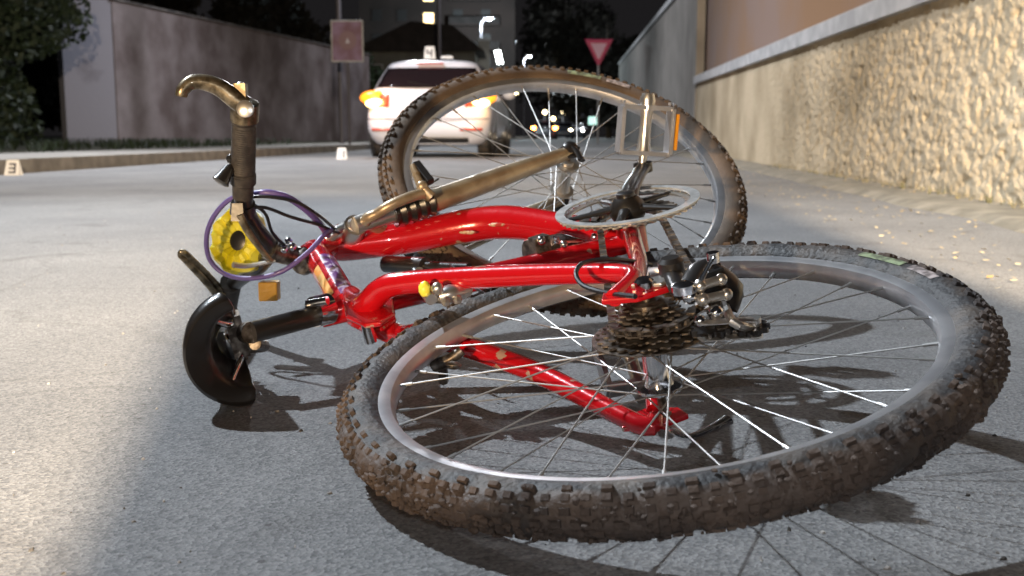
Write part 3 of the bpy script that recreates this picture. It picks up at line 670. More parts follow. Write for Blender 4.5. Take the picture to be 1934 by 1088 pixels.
def muddy_tyre():
    m = mat('muddy_tyre_rubber', (.03, .03, .032), .6, noise_s=24, col2=(.10, .08, .065), mix=(.45, .7), bump=.003, bump_s=150, detail=8); nt = m.node_tree; p = nt.nodes['Principled BSDF']; N = nt.nodes.new; L = nt.links.new
    tc = N('ShaderNodeTexCoord'); sx = N('ShaderNodeSeparateXYZ'); cx = N('ShaderNodeCombineXYZ'); ln = N('ShaderNodeVectorMath'); ln.operation = 'LENGTH'
    L(tc.outputs['Object'], sx.inputs[0]); L(sx.outputs[0], cx.inputs[0]); L(sx.outputs[1], cx.inputs[1]); L(cx.outputs[0], ln.inputs[0])
    nz = N('ShaderNodeTexNoise'); nz.inputs['Scale'].default_value = 17; nz.inputs['Detail'].default_value = 9; L(tc.outputs['Object'], nz.inputs['Vector'])
    ma = N('ShaderNodeMath'); ma.operation = 'MULTIPLY_ADD'; ma.inputs[1].default_value = .022; L(nz.outputs['Fac'], ma.inputs[0]); L(ln.outputs['Value'], ma.inputs[2])
    mr = N('ShaderNodeMapRange'); mr.inputs['From Min'].default_value = .316; mr.inputs['From Max'].default_value = .322; L(ma.outputs[0], mr.inputs[0])
    old = p.inputs['Base Color'].links[0].from_socket; n2 = N('ShaderNodeTexNoise'); n2.inputs['Scale'].default_value = 10; n2.inputs['Detail'].default_value = 10; L(tc.outputs['Object'], n2.inputs['Vector'])
    rr = N('ShaderNodeValToRGB'); rr.color_ramp.elements[0].position = .36; rr.color_ramp.elements[1].position = .66; rr.color_ramp.elements[0].color = (.032, .027, .026, 1); rr.color_ramp.elements[1].color = (.12, .085, .066, 1); L(n2.outputs['Fac'], rr.inputs[0])
    mx = N('ShaderNodeMix'); mx.data_type = 'RGBA'; L(mr.outputs[0], mx.inputs[0]); L(old, mx.inputs[6]); L(rr.outputs[0], mx.inputs[7]); L(mx.outputs[2], p.inputs['Base Color'])
    return m
def spokes(rim, fl_r, h0, h1, seedrot=0):
    protos = []
    for sd, hh in ((1, h1), (-1, h0)):
        for cr in (1, -1):
            a0 = R(11.25)*(1 if sd > 0 else 0)+R(22.5)*(1 if cr > 0 else 0); t1 = a0; t0 = a0+cr*R(68)
            p0 = V((math.cos(t0)*fl_r, math.sin(t0)*fl_r, hh)); p1 = V((math.cos(t1)*.266, math.sin(t1)*.266, sd*.003))
            d = (p1-p0).normalized(); b = MB(); b.tube([p0-d*.002, p1-d*.014], .0009, 6); b.tube([p1-d*.014, p1], .0018, 6)
            protos.append(b.build('spoke', M['spoke'], rim))
    for pr in protos:
        for k in range(1, 8):
            o = pr.copy(); C.objects.link(o); o.parent = rim; o.rotation_euler = (0, 0, k*math.pi/4)
def hub(rim, m, h0, h1, fr, ax):
    b = MB(); b.rev((0, 0, 0), (0, 0, 1), [(h0-.008, .011), (h0-.002, .012), (h0-.0018, fr), (h0+.0018, fr), (h0+.003, .015), (h0+.012, .0115), (h1-.012, .0115), (h1-.003, .015), (h1-.0018, fr), (h1+.0018, fr), (h1+.002, .012), (h1+.008, .011)], 32)
    o = b.build('hub', m, rim); b = MB(); b.rev((0, 0, 0), (0, 0, 1), [(-ax, .0045), (ax, .0045)], 12); b.rev((0, 0, 0), (0, 0, 1), [(-ax+.006, .0085), (-ax+.014, .0085)], 6); b.rev((0, 0, 0), (0, 0, 1), [(ax-.014, .0085), (ax-.006, .0085)], 6)
    b.build('axle', M['darkmetal'], rim); return o
if True: pass
rw, rty = wheel_parts('rear_wheel', C1, N1, 0.15, (muddy_tyre(), M['mud']), .0046, 3)
fw, fty = wheel_parts('front_wheel', C2, N2, 1.1, (M['dustrubber'], M['dustrubber']), 0, 5)
fty.data.materials[0] = M['dustrubber']
spokes(rw, .021, -.034, .018); spokes(fw, .019, -.03, .03)
hub(rw, M['chrome'], -.034, .018, .0235, .078); hub(fw, M['silver'], -.03, .03, .021, .062)
# clods of mud stuck to the rear tyre
b = MB()
for _ in range(900):
    t = random.uniform(2.6, 6.9); e = V((math.cos(t), math.sin(t), 0)); a = random.gauss(-.1, .55); d = e*math.cos(a)+V((0, 0, 1))*math.sin(a); r = random.uniform(.001, .0036)
    b.ball(e*.2975+d*(.0235+r*.2), r, 6, (random.uniform(.7, 1.5), random.uniform(.7, 1.5), random.uniform(.6, 1.2)))
b.build('mud_clods', M['mud'], rty)['kind'] = 'stuff'
# cassette, on the drive side of the rear hub
def toothed(c, ax, r, n, th, rin=.0, depth=.0035, b=None):
    b = b or MB(); ax = V(ax).normalized(); a = ax.orthogonal().normalized(); q = ax.cross(a); vs = []
    K = n*4
    for s_ in (-1, 1):
        for k in range(K):
            t = 2*math.pi*k/K; rr = r+(depth if k % 4 in (1, 2) else -.001); vs.append(V(c)+ax*s_*th/2+(a*math.cos(t)+q*math.sin(t))*rr)
        for k in range(K):
            t = 2*math.pi*k/K; vs.append(V(c)+ax*s_*th/2+(a*math.cos(t)+q*math.sin(t))*rin)
    fs = []
    for k in range(K):
        j = (k+1) % K; fs += [(k, j, K+j, K+k), (2*K+k, 3*K+k, 3*K+j, 2*K+j), (k, 2*K+k, 2*K+j, j), (K+k, K+j, 3*K+j, 3*K+k)]
    b.add(vs, fs); return b
cs = MB()
for i, (r, n) in enumerate(((.053, 28), (.046, 24), (.040, 21), (.035, 18), (.031, 16), (.027, 14), (.023, 12))):
    toothed((0, 0, .027+i*.0046), (0, 0, 1), r, n, .0019, .014, b=cs)
cs.rev((0, 0, 0), (0, 0, 1), [(.02, .017), (.058, .017), (.06, .012)], 24)
cas = cs.build('cassette', M['darkmetal'], rw, smooth=False)
sp = MB(); sp.rev((0, 0, 0), (0, 0, 1), [(.0235, .02), (.0238, .0605), (.0248, .0605), (.0246, .02)], 48, True); sp.build('spoke_guard', M['darkmetal'], rw)

# ---- frame
BB = V((.168, 1.467, .18))
HT_lo = at(648, 448, 1.64); HT_hi = at(580, 490, 1.56)
SC = fp(655, 588) + V((0, 0, .004))       # seat cluster
fr = MB()
# big curved down tube
fr.tube([at(628, 466, 1.62), at(660, 463, 1.625), at(760, 450, 1.64), at(880, 427, 1.64), at(960, 420, 1.62), at(1060, 432, 1.57), at(1140, 447, 1.52), BB+V((-.02, .0, .004))],
        [.022, .0245, .0255, .0265, .0265, .024, .022, .02], 20, 6, flat=1.0)
down = bld(fr, 'down_tube', M['red'])
t = MB(); t.tube([at(592, 476, 1.585), at(612, 505, 1.53), at(655, 580, 1.38)], [.0205, .0205, .0205], 20, 4); top = bld(t, 'top_tube', M['red'])
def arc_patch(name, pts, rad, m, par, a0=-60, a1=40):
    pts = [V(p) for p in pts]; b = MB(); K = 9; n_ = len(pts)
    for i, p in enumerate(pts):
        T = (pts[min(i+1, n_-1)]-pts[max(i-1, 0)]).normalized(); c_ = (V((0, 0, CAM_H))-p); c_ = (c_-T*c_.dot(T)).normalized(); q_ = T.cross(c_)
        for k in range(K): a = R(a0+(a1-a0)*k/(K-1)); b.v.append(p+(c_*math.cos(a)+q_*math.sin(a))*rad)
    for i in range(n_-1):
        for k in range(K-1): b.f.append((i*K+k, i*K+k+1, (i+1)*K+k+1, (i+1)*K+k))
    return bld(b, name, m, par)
def lerp(a, b_, t): return V(a)*(1-t)+V(b_)*t
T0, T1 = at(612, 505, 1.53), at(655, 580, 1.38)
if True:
    o = arc_patch('decal', [lerp(T0, T1, k/8)-BIKE*0 for k in range(9)], .0212, M['decal_highlight'], top, -75, -5); o.location = (0, 0, 0)  # purple and white decal, partly a highlight painted into the colour
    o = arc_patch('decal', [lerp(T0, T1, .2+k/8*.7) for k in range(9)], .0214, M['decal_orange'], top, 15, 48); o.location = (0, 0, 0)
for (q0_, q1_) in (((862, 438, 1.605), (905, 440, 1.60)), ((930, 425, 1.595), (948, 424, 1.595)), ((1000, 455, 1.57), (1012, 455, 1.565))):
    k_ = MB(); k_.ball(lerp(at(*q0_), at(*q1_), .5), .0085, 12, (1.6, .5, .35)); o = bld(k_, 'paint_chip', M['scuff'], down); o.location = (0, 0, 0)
h = MB(); ax = (HT_hi-HT_lo).normalized(); h.tube([HT_lo-ax*.002, HT_lo+ax*.012, HT_lo+ax*.014, HT_hi-ax*.014, HT_hi-ax*.012, HT_hi+ax*.002], [.022, .022, .0185, .0185, .022, .022], 20); bld(h, 'head_tube', M['red'])
# seat cluster lug, seat tube
t = MB(); sd = (BB-SC).normalized()
t.tube([SC-sd*.035, SC+sd*.02, SC+sd*.12, BB], [.0185, .0185, .0165, .017], 18, 3); seat_t = bld(t, 'seat_tube', M['red'])
t = MB(); t.tube([fp(700, 600, .0)+V((0, 0, 0)), fp(760, 560, .02), fp(690, 565, .0)], .013, 12, 4); 
# BB shell
t = MB(); t.rev(BB, N1, [(-.037, .019), (-.036, .0215), (.036, .0215), (.037, .019)], 28); bld(t, 'bottom_bracket', M['red'])
t = MB(); t.rev(BB, N1, [(-.046, .012), (-.045, .0185), (-.0375, .0185), (-.037, .012)], 24); t.rev(BB, N1, [(.0372, .012), (.0375, .0185), (.044, .0185), (.045, .012)], 24); bld(t, 'bearing_cup', M['darkmetal'])
# rear triangle
RD_ = C1+N1*.066; LD_ = C1-N1*.066
def stay(name, pts, r, m='red', flat=1.0, sm=6):
    b = MB(); b.tube(pts, r, 14, sm, flat=flat); return bld(b, name, M[m])
yoke = SC+sd*.03
stay('seat_stay', [SC+N1*.012+sd*.01, fp(690, 575, .03), fp(720, 548, .05), fp(760, 535, .058), fp(900, 524, .06), fp(1100, 517, .063), fp(1195, 522, .066), RD_+F*.012-S*.03+N1*.003], [.017, .0165, .0155, .0145, .0135, .0120, .0105, .009])
stay('seat_stay', [SC-N1*.012+sd*.01, SC+sd*.05-N1*.045-F*.02, (SC*.68+LD_*.32)-N1*.0, (SC*.35+LD_*.65), LD_-S*.03+F*.005, LD_-S*.01], [.017, .0155, .0135, .0125, .0105, .009])
stay('chain_stay', [BB+N1*.025, (BB*.75+RD_*.25)+N1*.012, (BB*.4+RD_*.6)+N1*.006, RD_+F*.015], [.0125, .012, .0115, .009])
stay('chain_stay', [BB-N1*.025, (BB*.75+LD_*.25)-N1*.012, (BB*.4+LD_*.6)-N1*.006, LD_+F*.015], [.0135, .0125, .0115, .009])
# shaped seat-stay yoke plates, shock and pivots
for o_ in (.02, -.02):
    b = MB(); pts = [fp(648, 575, o_), fp(690, 560, o_), fp(742, 556, o_), fp(748, 600, o_), fp(720, 618, o_), fp(690, 622, o_), fp(655, 606, o_)]
    b.prism(pts, N1*.007*(1 if o_ > 0 else -1)); bld(b, 'pivot_plate', M['red'], smooth=False, bevel=.003)
b = MB(); p0 = fp(690, 600); b.rev(p0, N1, [(-.034, .0), (-.034, .008), (.034, .008), (.034, .0)], 16); bld(b, 'pivot_bolt', M['chrome'])
b = MB(); b.tube([fp(700, 590), fp(800, 520, 0)], .009, 12)
for i in range(46):
    pass
sp0 = at(752, 500, 1.6); sp1 = at(860, 505, 1.5); bl_ = MB(); pts = []; axd = (sp1-sp0); ln = axd.length; axd.normalize(); oa = axd.orthogonal().normalized(); ob = axd.cross(oa)
for i in range(150): a = i/150*2*math.pi*6.5; pts.append(sp0+axd*ln*i/150+(oa*math.cos(a)+ob*math.sin(a))*.019)
bl_.tube(pts, .0036, 8); shock = MB(); shock.tube([sp0-axd*.03, sp0+axd*ln*.5, sp0+axd*ln*.51, sp1+axd*.03], [.013, .013, .007, .007], 14); so = bld(shock, 'shock', M['black'])
# dropouts
for c_, sg, nm in ((RD_, 1, 'dropout'), (LD_, -1, 'dropout')):
    b = MB(); o = c_+N1*.0; b.prism([o-S*.045+F*.012, o-S*.03+F*.03, o+F*.03+S*.0, o+S*.022+F*.004, o+S*.018-F*.018, o-S*.02-F*.014], N1*.006*sg); bld(b, nm, M['red'], smooth=False, bevel=.0015)
b = MB(); o = RD_+N1*.006; b.prism([o-S*.01+F*.01, o+S*.01+F*.012, o+S*.042+F*.006, o+S*.045-F*.008, o+S*.01-F*.014], N1*.005); bld(b, 'derailleur_hanger', M['silver'], smooth=False, bevel=.0015)
# quick release lever on the lower, left side
b = MB(); q0 = LD_-N1*.008; b.rev(q0, -N1, [(0, .011), (.012, .011), (.016, .008)], 18)
b.tube([q0-N1*.008, at(1268, 812, 1.01), at(1300, 826, .985), at(1340, 812, .99), at(1374, 794, 1.0)], [.006, .0065, .0055, .0065, .009], 12, 5, flat=.6); bld(b, 'quick_release', M['chrome'])
b = MB(); b.rev(C1+N1*.07, N1, [(0, .010), (.01, .010), (.013, .007)], 18); bld(b, 'axle_nut', M['chrome'])

# ---- drive train
RC = BB+N1*.05
cr_ = MB(); toothed(RC, N1, .0895, 44, .0026, .079, .0062, cr_); ring = bld(cr_, 'chainring', M['silver'], smooth=False)
g = MB(); g.rev(RC+N1*.005, N1, [(0, .087), (0, .1), (.0022, .1), (.0022, .087)], 72, True); bld(g, 'chain_guard', M['guard'])
g = MB(); toothed(RC-N1*.007, N1, .066, 34, .002, .054, .0035, g); toothed(RC-N1*.014, N1, .046, 24, .002, .034, .0035, g); bld(g, 'inner_chainring', M['darkmetal'], smooth=False)
g = MB(); CA = math.cos(R(45))*F+math.sin(R(45))*S
g.rev(RC, N1, [(-.016, .02), (-.004, .026), (.008, .024), (.018, .016), (.02, .0)], 24)
for k in range(5):
    d = Matrix.Rotation(R(72*k+36), 3, N1) @ CA; g.tube([RC+N1*.004+d*.015, RC+N1*.002+d*.05, RC+d*.083], [.0085, .006, .0055], 10, flat=.6, up=N1)
bld(g, 'spider', M['black'])
cend = RC+N1*.020+CA*.17
g = MB(); g.tube([RC+N1*.012, RC+N1*.018+CA*.05, RC+N1*.02+CA*.12, cend], [.0155, .0135, .0115, .0135], 14, 5, flat=.62, up=N1); g.rev(RC+N1*.018, N1, [(0, .013), (.006, .013), (.008, .009)], 18); g.rev(cend-N1*.007, N1, [(0, .0145), (.014, .0145)], 18); crk = bld(g, 'crank_arm', M['black'])
lend = BB-N1*.062-CA*.165
g = MB(); L_ = BB-N1*.055; g.tube([L_, L_-CA*.06-N1*.005, lend], [.015, .012, .013], 14, 4, flat=.62, up=N1); bld(g, 'crank_arm', M['black'])
def pedal(c, n, e, labelled=True):
    """cage pedal: axle along n, cage spanned by n and e"""
    n = V(n).normalized(); e = (V(e)-n*V(e).dot(n)).normalized(); f = n.cross(e)
    b = MB(); m_ = c+n*.050; hw, hh = .038, .034
    b.rev(c, n, [(0, .006), (.012, .0062), (.014, .013), (.026, .010), (.045, .0085), (.07, .0085), (.095, .012), (.105, .009)], 18)
    body = bld(b, 'pedal', M['silver'])
    k = MB()
    for sx in (-1, 1):
        k.box(m_+e*sx*hw, f, n, e, .015, hh, .003)
        for i in range(7): k.box(m_+e*sx*(hw)+n*(-hh+.006+i*.0115)+f*.0125, n, e, f, .0024, .0016, .003, .5); k.box(m_+e*sx*(hw)+n*(-hh+.006+i*.0115)-f*.0125, n, e, -f, .0024, .0016, .003, .5)
    for sn in (-1, 1): k.box(m_+n*sn*hh, f, e, n, .013, hw, .0032)
    k.rev(m_+n*hh, n, [(-.004, .014), (.004, .014)], 16)
    k.build('cage', M['rim'], body, smooth=False)
    if labelled:
        for sx in (1,):
            r = MB(); r.box(m_+e*sx*(hw+.0065), f, n, e, .0105, .027, .0046); r.build('reflector', M['amber'], body, smooth=False, bevel=.001)
    return body
pedal(cend+N1*.006, V((.06, -.05, 1)), (1, .15, 0))
pedal(lend+N1*.0, -F*.25-N1*.22-S*.1, (1, 0, 0), False)
# chain
def chain(path, b):
    pts = [V(p) for p in path]; L = [0]
    for a, c_ in zip(pts, pts[1:]): L.append(L[-1]+(c_-a).length)
    def P(s):
        for i in range(len(pts)-1):
            if s <= L[i+1]: return pts[i]+(pts[i+1]-pts[i])*((s-L[i])/(L[i+1]-L[i]))
        return pts[-1]
    s = 0; k = 0
    while s+.0127 < L[-1]:
        a, c_ = P(s), P(s+.0127); d = (c_-a).normalized(); n = (N1-d*N1.dot(d)).normalized(); u = d.cross(n); off = .0034 if k % 2 else .0022
        for sg in (-1, 1): b.box((a+c_)/2+n*sg*off, d, u, n, .0085, .0042, .0007)
        b.tube([a-n*.003, a+n*.003], .0038, 8); s += .0127; k += 1
J1 = C1+N1*.045+S*.055-F*.005; J2 = C1+N1*.045+S*.105-F*.035
J1 = at(1365, 560, 1.03); J2 = at(1345, 622, .985)
cc = C1+N1*.042; ch = MB(); rr = .042; arc = []
ad = lambda c, r, a: c+(F*math.cos(a)+S*math.sin(a))*r
p_top0 = ad(RC, .088, -math.pi/2)
RI = RC-N1*.012
path = [ad(RI, .049, R(a)) for a in range(90, -91, -10)]+[ad(cc, .0435, R(-a)) for a in range(90, 241, 15)]+[J1+(J1-cc).normalized()*.006, J2+S*.018, J2-F*.015, ad(RI, .049, R(90))]
chain(path, ch); bld(ch, 'chain', M['darkmetal'], smooth=False)
# rear derailleur
rdz = RD_+S*.035+N1*.012
d_ = MB(); A_ = at(1262, 545, 1.02); B_ = at(1335, 520, 1.05)
d_.rev(rdz, N1, [(-.006, .013), (.012, .013), (.016, .009)], 20)
d_.tube([rdz, at(1290, 552, 1.0), at(1318, 512, 1.03), at(1350, 500, 1.04)], [.010, .011, .012, .011], 12, 5, flat=.7)
d_.box(at(1340, 530, 1.02), S, F, N1, .017, .008, .010, .8)
der = bld(d_, 'rear_derailleur', M['black'])
d_ = MB(); d_.tube([at(1302, 562, .985), at(1318, 540, .985), at(1344, 492, .99), at(1352, 484, .99)], [.006, .0055, .005, .004], 10, 4, flat=.5); d_.ball(at(1303, 560, .985), .008, 10); d_.ball(at(1352, 590, .975), .0075, 10); d_.ball(at(1322, 606, .97), .006, 10)
d_.rev(at(1347, 488, .995), N1, [(-.004, .006), (.006, .006)], 12); d_.build('linkage', M['chrome'], der)
d_ = MB(); p1, p2 = at(1352, 505, 1.03), at(1382, 585, 1.0); d_.tube([p1, (p1+p2)/2+V((.010, 0, .004)), p2], [.010, .012, .007], 10, 3, flat=.4); d_.build('outer_plate', M['black'], der)
for a_, b_2 in ((at(1322, 540, .985), at(1362, 528, .99)), (at(1328, 566, .98), at(1372, 556, .985))):
    d_ = MB(); d_.tube([a_, b_2], .0048, 10); d_.ball(a_, .0068, 10); d_.ball(b_2, .0062, 10); d_.build('parallelogram_link', M['silver'], der)
d_ = MB(); d_.rev(at(1290, 545, .985), N1, [(-.004, .011), (.004, .011), (.006, .007)], 18); d_.build('barrel', M['chrome'], der)
for J in (J1, J2):
    w_ = toothed(J, N1, .0175, 11, .006, .004, .0028); w_.rev(J, N1, [(-.007, .0065), (.007, .0065)], 12); w_.build('jockey_wheel', M['black'], der, smooth=False)
d_ = MB()
K1, K2 = at(1322, 628, .965), at(1425, 620, .985)
for o_ in (-.007, .009): d_.tube([K1+N1*o_, (K1+K2)/2+N1*o_, K2+N1*o_], [.007, .0085, .009], 10, 3, flat=.22, up=N1)
d_.rev(K2, N1, [(-.009, .007), (.011, .007)], 14); d_.tube([J1, K1+V((.03, 0, .01)), K2], .0045, 8, 4); d_.build('cage', M['silver'], der)
d_ = MB(); toothed(K2-V((.004, 0, 0)), N1, .016, 11, .005, .004, .0025, d_); d_.build('jockey_wheel', M['black'], der, smooth=False)
# front derailleur on the seat tube
fdp = at(1045, 470, 1.47); d_ = MB(); d_.tube([fdp+V((-.03, 0, -.008)), fdp+V((.0, 0, .0)), fdp+V((.035, .0, .002))], [.01, .016, .010], 12, 4, flat=.7)
d_.rev(at(1012, 480, 1.46), S, [(-.009, .0225), (.009, .0225)], 20); d_.box(at(1020, 462, 1.45), S, F, N1, .012, .009, .012)
fd = bld(d_, 'front_derailleur', M['darkmetal'])
d_ = MB(); d_.prism([at(1000, 452, 1.45), at(1060, 440, 1.46), at(1110, 455, 1.47), at(1115, 470, 1.47), at(1060, 466, 1.46), at(1010, 475, 1.45)], (0, .004, 0)); d_.build('cage_plate', M['chrome'], fd, smooth=False, bevel=.001)
for q_, r_ in ((at(1022, 455, 1.44), .007), (at(1065, 462, 1.44), .006), (at(1122, 447, 1.45), .005)): d_ = MB(); d_.ball(q_, r_, 10); d_.build('bolt', M['chrome'], fd)

# ---- fork
FA, FB = C2+N2*.055, C2-N2*.055
W2 = N2.cross(S).normalized(); W2 = W2 if W2.y > 0 else -W2
def leg(A, sg):
    top_ = A-S*.27-W2*.028
    crown = A-S*.435-W2*.04
    if sg > 0: top_ = at(812, 382, 1.63); crown = at(672, 425, 1.585)
    else: top_ = at(845, 470, 1.78); crown = at(700, 452, 1.68)
    b = MB(); b.tube([A+S*.004, A-(A-top_)*.12, A-(A-top_)*.5, top_], [.010, .0125, .0165, .0185], 18, 4); o = bld(b, 'fork_leg', M['forkpaint'])
    d = (crown-top_).normalized(); ln = (crown-top_).length
    k = MB(); prof = []
    for i in range(9): k_ = i/8*ln*.52; prof += [(k_, .0185 if i % 2 else .0225)]
    k.rev(top_-d*.002, d, prof, 20); k.build('boot', M['black'], o)
    k = MB(); k.tube([top_, crown], .0135, 14); k.build('stanchion', M['silver'], o)
    k = MB(); k.prism([A-S*.02+W2*.010, A+S*.006+W2*.016, A+S*.022, A+S*.006-W2*.018, A-S*.02-W2*.012], N2*.006*sg); k.build('dropout', M['black'], o, smooth=False, bevel=.001)
    return top_, crown, o
t1, c1_, lo1 = leg(FA, 1); t2, c2_, lo2 = leg(FB, -1)
b = MB(); b.tube([t1-N2*.002, at(800, 366, 1.60), at(755, 380, 1.57), at(715, 402, 1.57), at(700, 425, 1.6), t2], [.009, .0085, .008, .008, .009, .010], 12, 6); bld(b, 'fork_brace', M['forkpaint'])
b = MB(); b.tube([c1_-S*.0, (c1_+c2_)/2-S*.02, c2_], [.017, .021, .017], 14, 4); b.tube([c1_, at(640, 437, 1.6), at(622, 447, 1.6), HT_lo], [.012, .010, .012, .015], 12, 5); bld(b, 'fork_crown', M['silver'])
b = MB(); b.rev(C2, N2, [(.064, .012), (.070, .012), (.074, .007)], 16); b.tube([C2+N2*.070, C2+N2*.072-W2*.018, C2+N2*.074-W2*.045-S*.008], [.006, .006, .007], 10, 5, flat=.55); bld(b, 'front_quick_release', M['black'])
b = MB(); b.rev(C2, -N2, [(.064, .012), (.076, .012), (.08, .007)], 16); bld(b, 'axle_nut', M['black'])
# front brake arms on the fork
for sg, tt, nm in ((1, t1, 'brake_arm'), (-1, t2, 'brake_arm')):
    b = MB(); p0 = tt+S*.01+N2*.003*sg; e_ = p0-W2*-.06
    if sg > 0: pts = [at(815, 372, 1.6), at(797, 352, 1.6), at(786, 330, 1.61), at(779, 312, 1.62)]
    else: pts = [t2, t2+W2*.03+S*.01, t2+W2*.06+S*.01]
    b.tube(pts, [.008, .007, .006, .0045][:len(pts)], 10, 4); b.ball(pts[1], .0095, 10); b.ball(pts[2], .007, 8); o = bld(b, nm, M['forkpaint'])
    k = MB(); q = pts[2]; k.box(q+S*.012, W2, N2, S, .024, .005, .006); k.build('brake_pad', M['black'], o, smooth=False, bevel=.001)
b = MB(); b.tube([at(779, 314, 1.62), at(800, 350, 1.6), at(828, 338, 1.63)], .0016, 6, 4); bld(b, 'brake_wire', M['black'])

# ---- stem, handlebar, grips, bar ends
clampc = at(508, 468, 1.52)
b = MB(); b.tube([HT_hi, at(556, 484, 1.55), at(530, 478, 1.535), clampc], [.018, .015, .015, .018], 14, 5); b.rev(HT_hi, (HT_hi-HT_lo).normalized(), [(0, .02), (.014, .02), (.02, .016)], 20); st = bld(b, 'stem', M['darkmetal'])
b = MB(); b.ball(at(536, 470, 1.515), .007, 10); b.ball(at(552, 466, 1.52), .0065, 10); b.ball(at(545, 455, 1.53), .006, 8); b.build('stem_bolt', M['chrome'], st)
top_e = at(461, 196, 1.40); hb = [top_e, at(459, 300, 1.43), at(460, 380, 1.45), at(478, 425, 1.48), at(508, 468, 1.52), at(492, 500, 1.57), at(455, 525, 1.64), at(436, 545, 1.68), at(430, 575, 1.72)]
b = MB(); b.tube(hb, .0125, 16, 6); bar = bld(b, 'handlebar', M['black'])
def grip(p0, p1, r0=.0155):
    b = MB(); d = (p1-p0); L = d.length; d.normalize(); prof = [(0, r0*.7), (.0, r0*1.12), (.006, r0*1.12), (.008, r0)]
    n = 22
    for i in range(n): x = .01+(L-.014)*i/n; prof += [(x, r0), (x+.0015, r0*1.05), (x+.003, r0*1.05), (x+.0042, r0)]
    prof += [(L-.003, r0), (L-.002, r0*1.1), (L, r0*1.1), (L, r0*.7)]
    b.rev(p0, d, prof, 20); return bld(b, 'grip', M['grip'])
grip(at(461, 222, 1.405), at(459, 330, 1.435)); b = MB(); b.tube([at(459, 322, 1.433), at(459, 372, 1.448)], .0145, 16); b.rev(at(459, 330, 1.435), (at(459, 372, 1.448)-at(459, 330, 1.435)).normalized(), [(0, .0175), (.012, .0175), (.014, .015)], 18); bld(b, 'shifter', M['grip'])
grip(at(437, 533, 1.66), at(428, 582, 1.72), .0155)
# bar end at the top
b = MB(); b.rev(at(462, 212, 1.40), (top_e-hb[1]).normalized(), [(-.012, .0165), (-.011, .0185), (.013, .0185), (.014, .0165)], 20)
b.tube([at(462, 200, 1.385), at(440, 184, 1.38), at(415, 166, 1.375), at(388, 156, 1.37), at(362, 156, 1.365), at(346, 170, 1.36), at(343, 182, 1.36)], [.0135, .0125, .0115, .0105, .0095, .0085, .0075], 14, 6)
b.box(at(455, 176, 1.385), (1, 0, 0), (0, 1, 0), (0, 0, 1), .0085, .009, .012, .85); be = bld(b, 'bar_end', M['bronze'])
k = MB(); k.rev(at(464, 206, 1.36), (0, -1, .1), [(0, .011), (.004, .011), (.006, .006)], 18); k.ball(at(455, 165, 1.385), .0075, 10); k.build('clamp_bolt', M['silver'], be)
# bar end at the bottom: an open loop pointing up and left
b = MB(); b.tube([at(432, 578, 1.71), at(414, 562, 1.66), at(385, 528, 1.62), at(347, 488, 1.58), at(341, 481, 1.575), at(349, 478, 1.575), at(385, 512, 1.62), at(416, 546, 1.66), at(424, 560, 1.70)], [.0065, .006, .0055, .005, .005, .005, .0055, .006, .0065], 10, 5); bld(b, 'bar_end', M['bronze'])
# brake levers
b = MB(); b.tube([at(452, 405, 1.43), at(470, 440, 1.44), at(500, 480, 1.46), at(512, 492, 1.47)], [.008, .0075, .006, .0045], 10, 5, flat=.6); bl2 = bld(b, 'brake_lever', M['bronze']); b = MB(); b.rev(at(459, 384, 1.452), (at(459, 420, 1.47)-at(459, 384, 1.452)).normalized(), [(0, .0165), (.016, .018), (.018, .015)], 18); b.box(at(452, 400, 1.44), (1, 0, 0), (0, 1, 0), (0, 0, 1), .009, .012, .012, .8); b.build('lever_clamp', M['black'], bl2)
b = MB(); b.tube([at(440, 500, 1.50), at(470, 502, 1.51), at(520, 492, 1.52)], [.007, .006, .005], 10, 5, flat=.6); bld(b, 'brake_lever', M['silver'])
b = MB(); b.tube([at(448, 322, 1.43), at(432, 318, 1.42), at(424, 330, 1.415)], [.007, .006, .008], 10, 4); b.rev(at(424, 332, 1.415), V((-.4, -.3, -.7)), [(-.012, .007), (.004, .010), (.01, .012), (.012, .008)], 16); b.ball(at(436, 300, 1.425), .007, 8); bld(b, 'bell', M['black'])
# yellow faceted disc and purple sleeve loop
yc = at(452, 455, 1.56); yn = V((-.25, -.93, .2)).normalized(); ya = V((0, 0, 1)); ya = (ya-yn*ya.dot(yn)).normalized(); yb = yn.cross(ya); b = MB(); K = 40; vs = []
rings = [(.016, -.012), (.017, .004), (.026, .012), (.036, .009), (.044, .014), (.05, .004), (.049, -.010)]
for (r, hgt) in rings:
    for k in range(K):
        t = 2*math.pi*k/K; wob = (1+.05*math.sin(7*t) if r > .03 else 1); hh = hgt+(.004*math.sin(14*t) if .02 < r < .048 else 0); vs.append(yc+(ya*math.cos(t)*1.0*wob+yb*math.sin(t)*.86*wob)*r*.98+yn*hh)
b.add(vs, [(i*K+k, i*K+(k+1) % K, (i+1)*K+(k+1) % K, (i+1)*K+k) for i in range(len(rings)-1) for k in range(K)]); yo = bld(b, 'bell_disc', M['yellow'], angle=25); sm_ = yo.modifiers.new('s', 'SOLIDIFY'); sm_.thickness = .002
k = MB(); k.rev(yc-yn*.008, yn, [(0, .016), (.012, .016), (.014, .01)], 20); k.build('disc_centre', M['black'], yo)
P_ = [(468, 366, 1.47), (432, 378, 1.48), (402, 412, 1.50), (390, 450, 1.51), (396, 490, 1.52), (424, 517, 1.52), (470, 526, 1.51), (530, 514, 1.50), (580, 478, 1.51), (612, 444, 1.53), (630, 430, 1.57)]
b = MB(); b.tube([at(*p) for p in P_], .0036, 10, 8); bld(b, 'cable_sleeve', M['purple'])
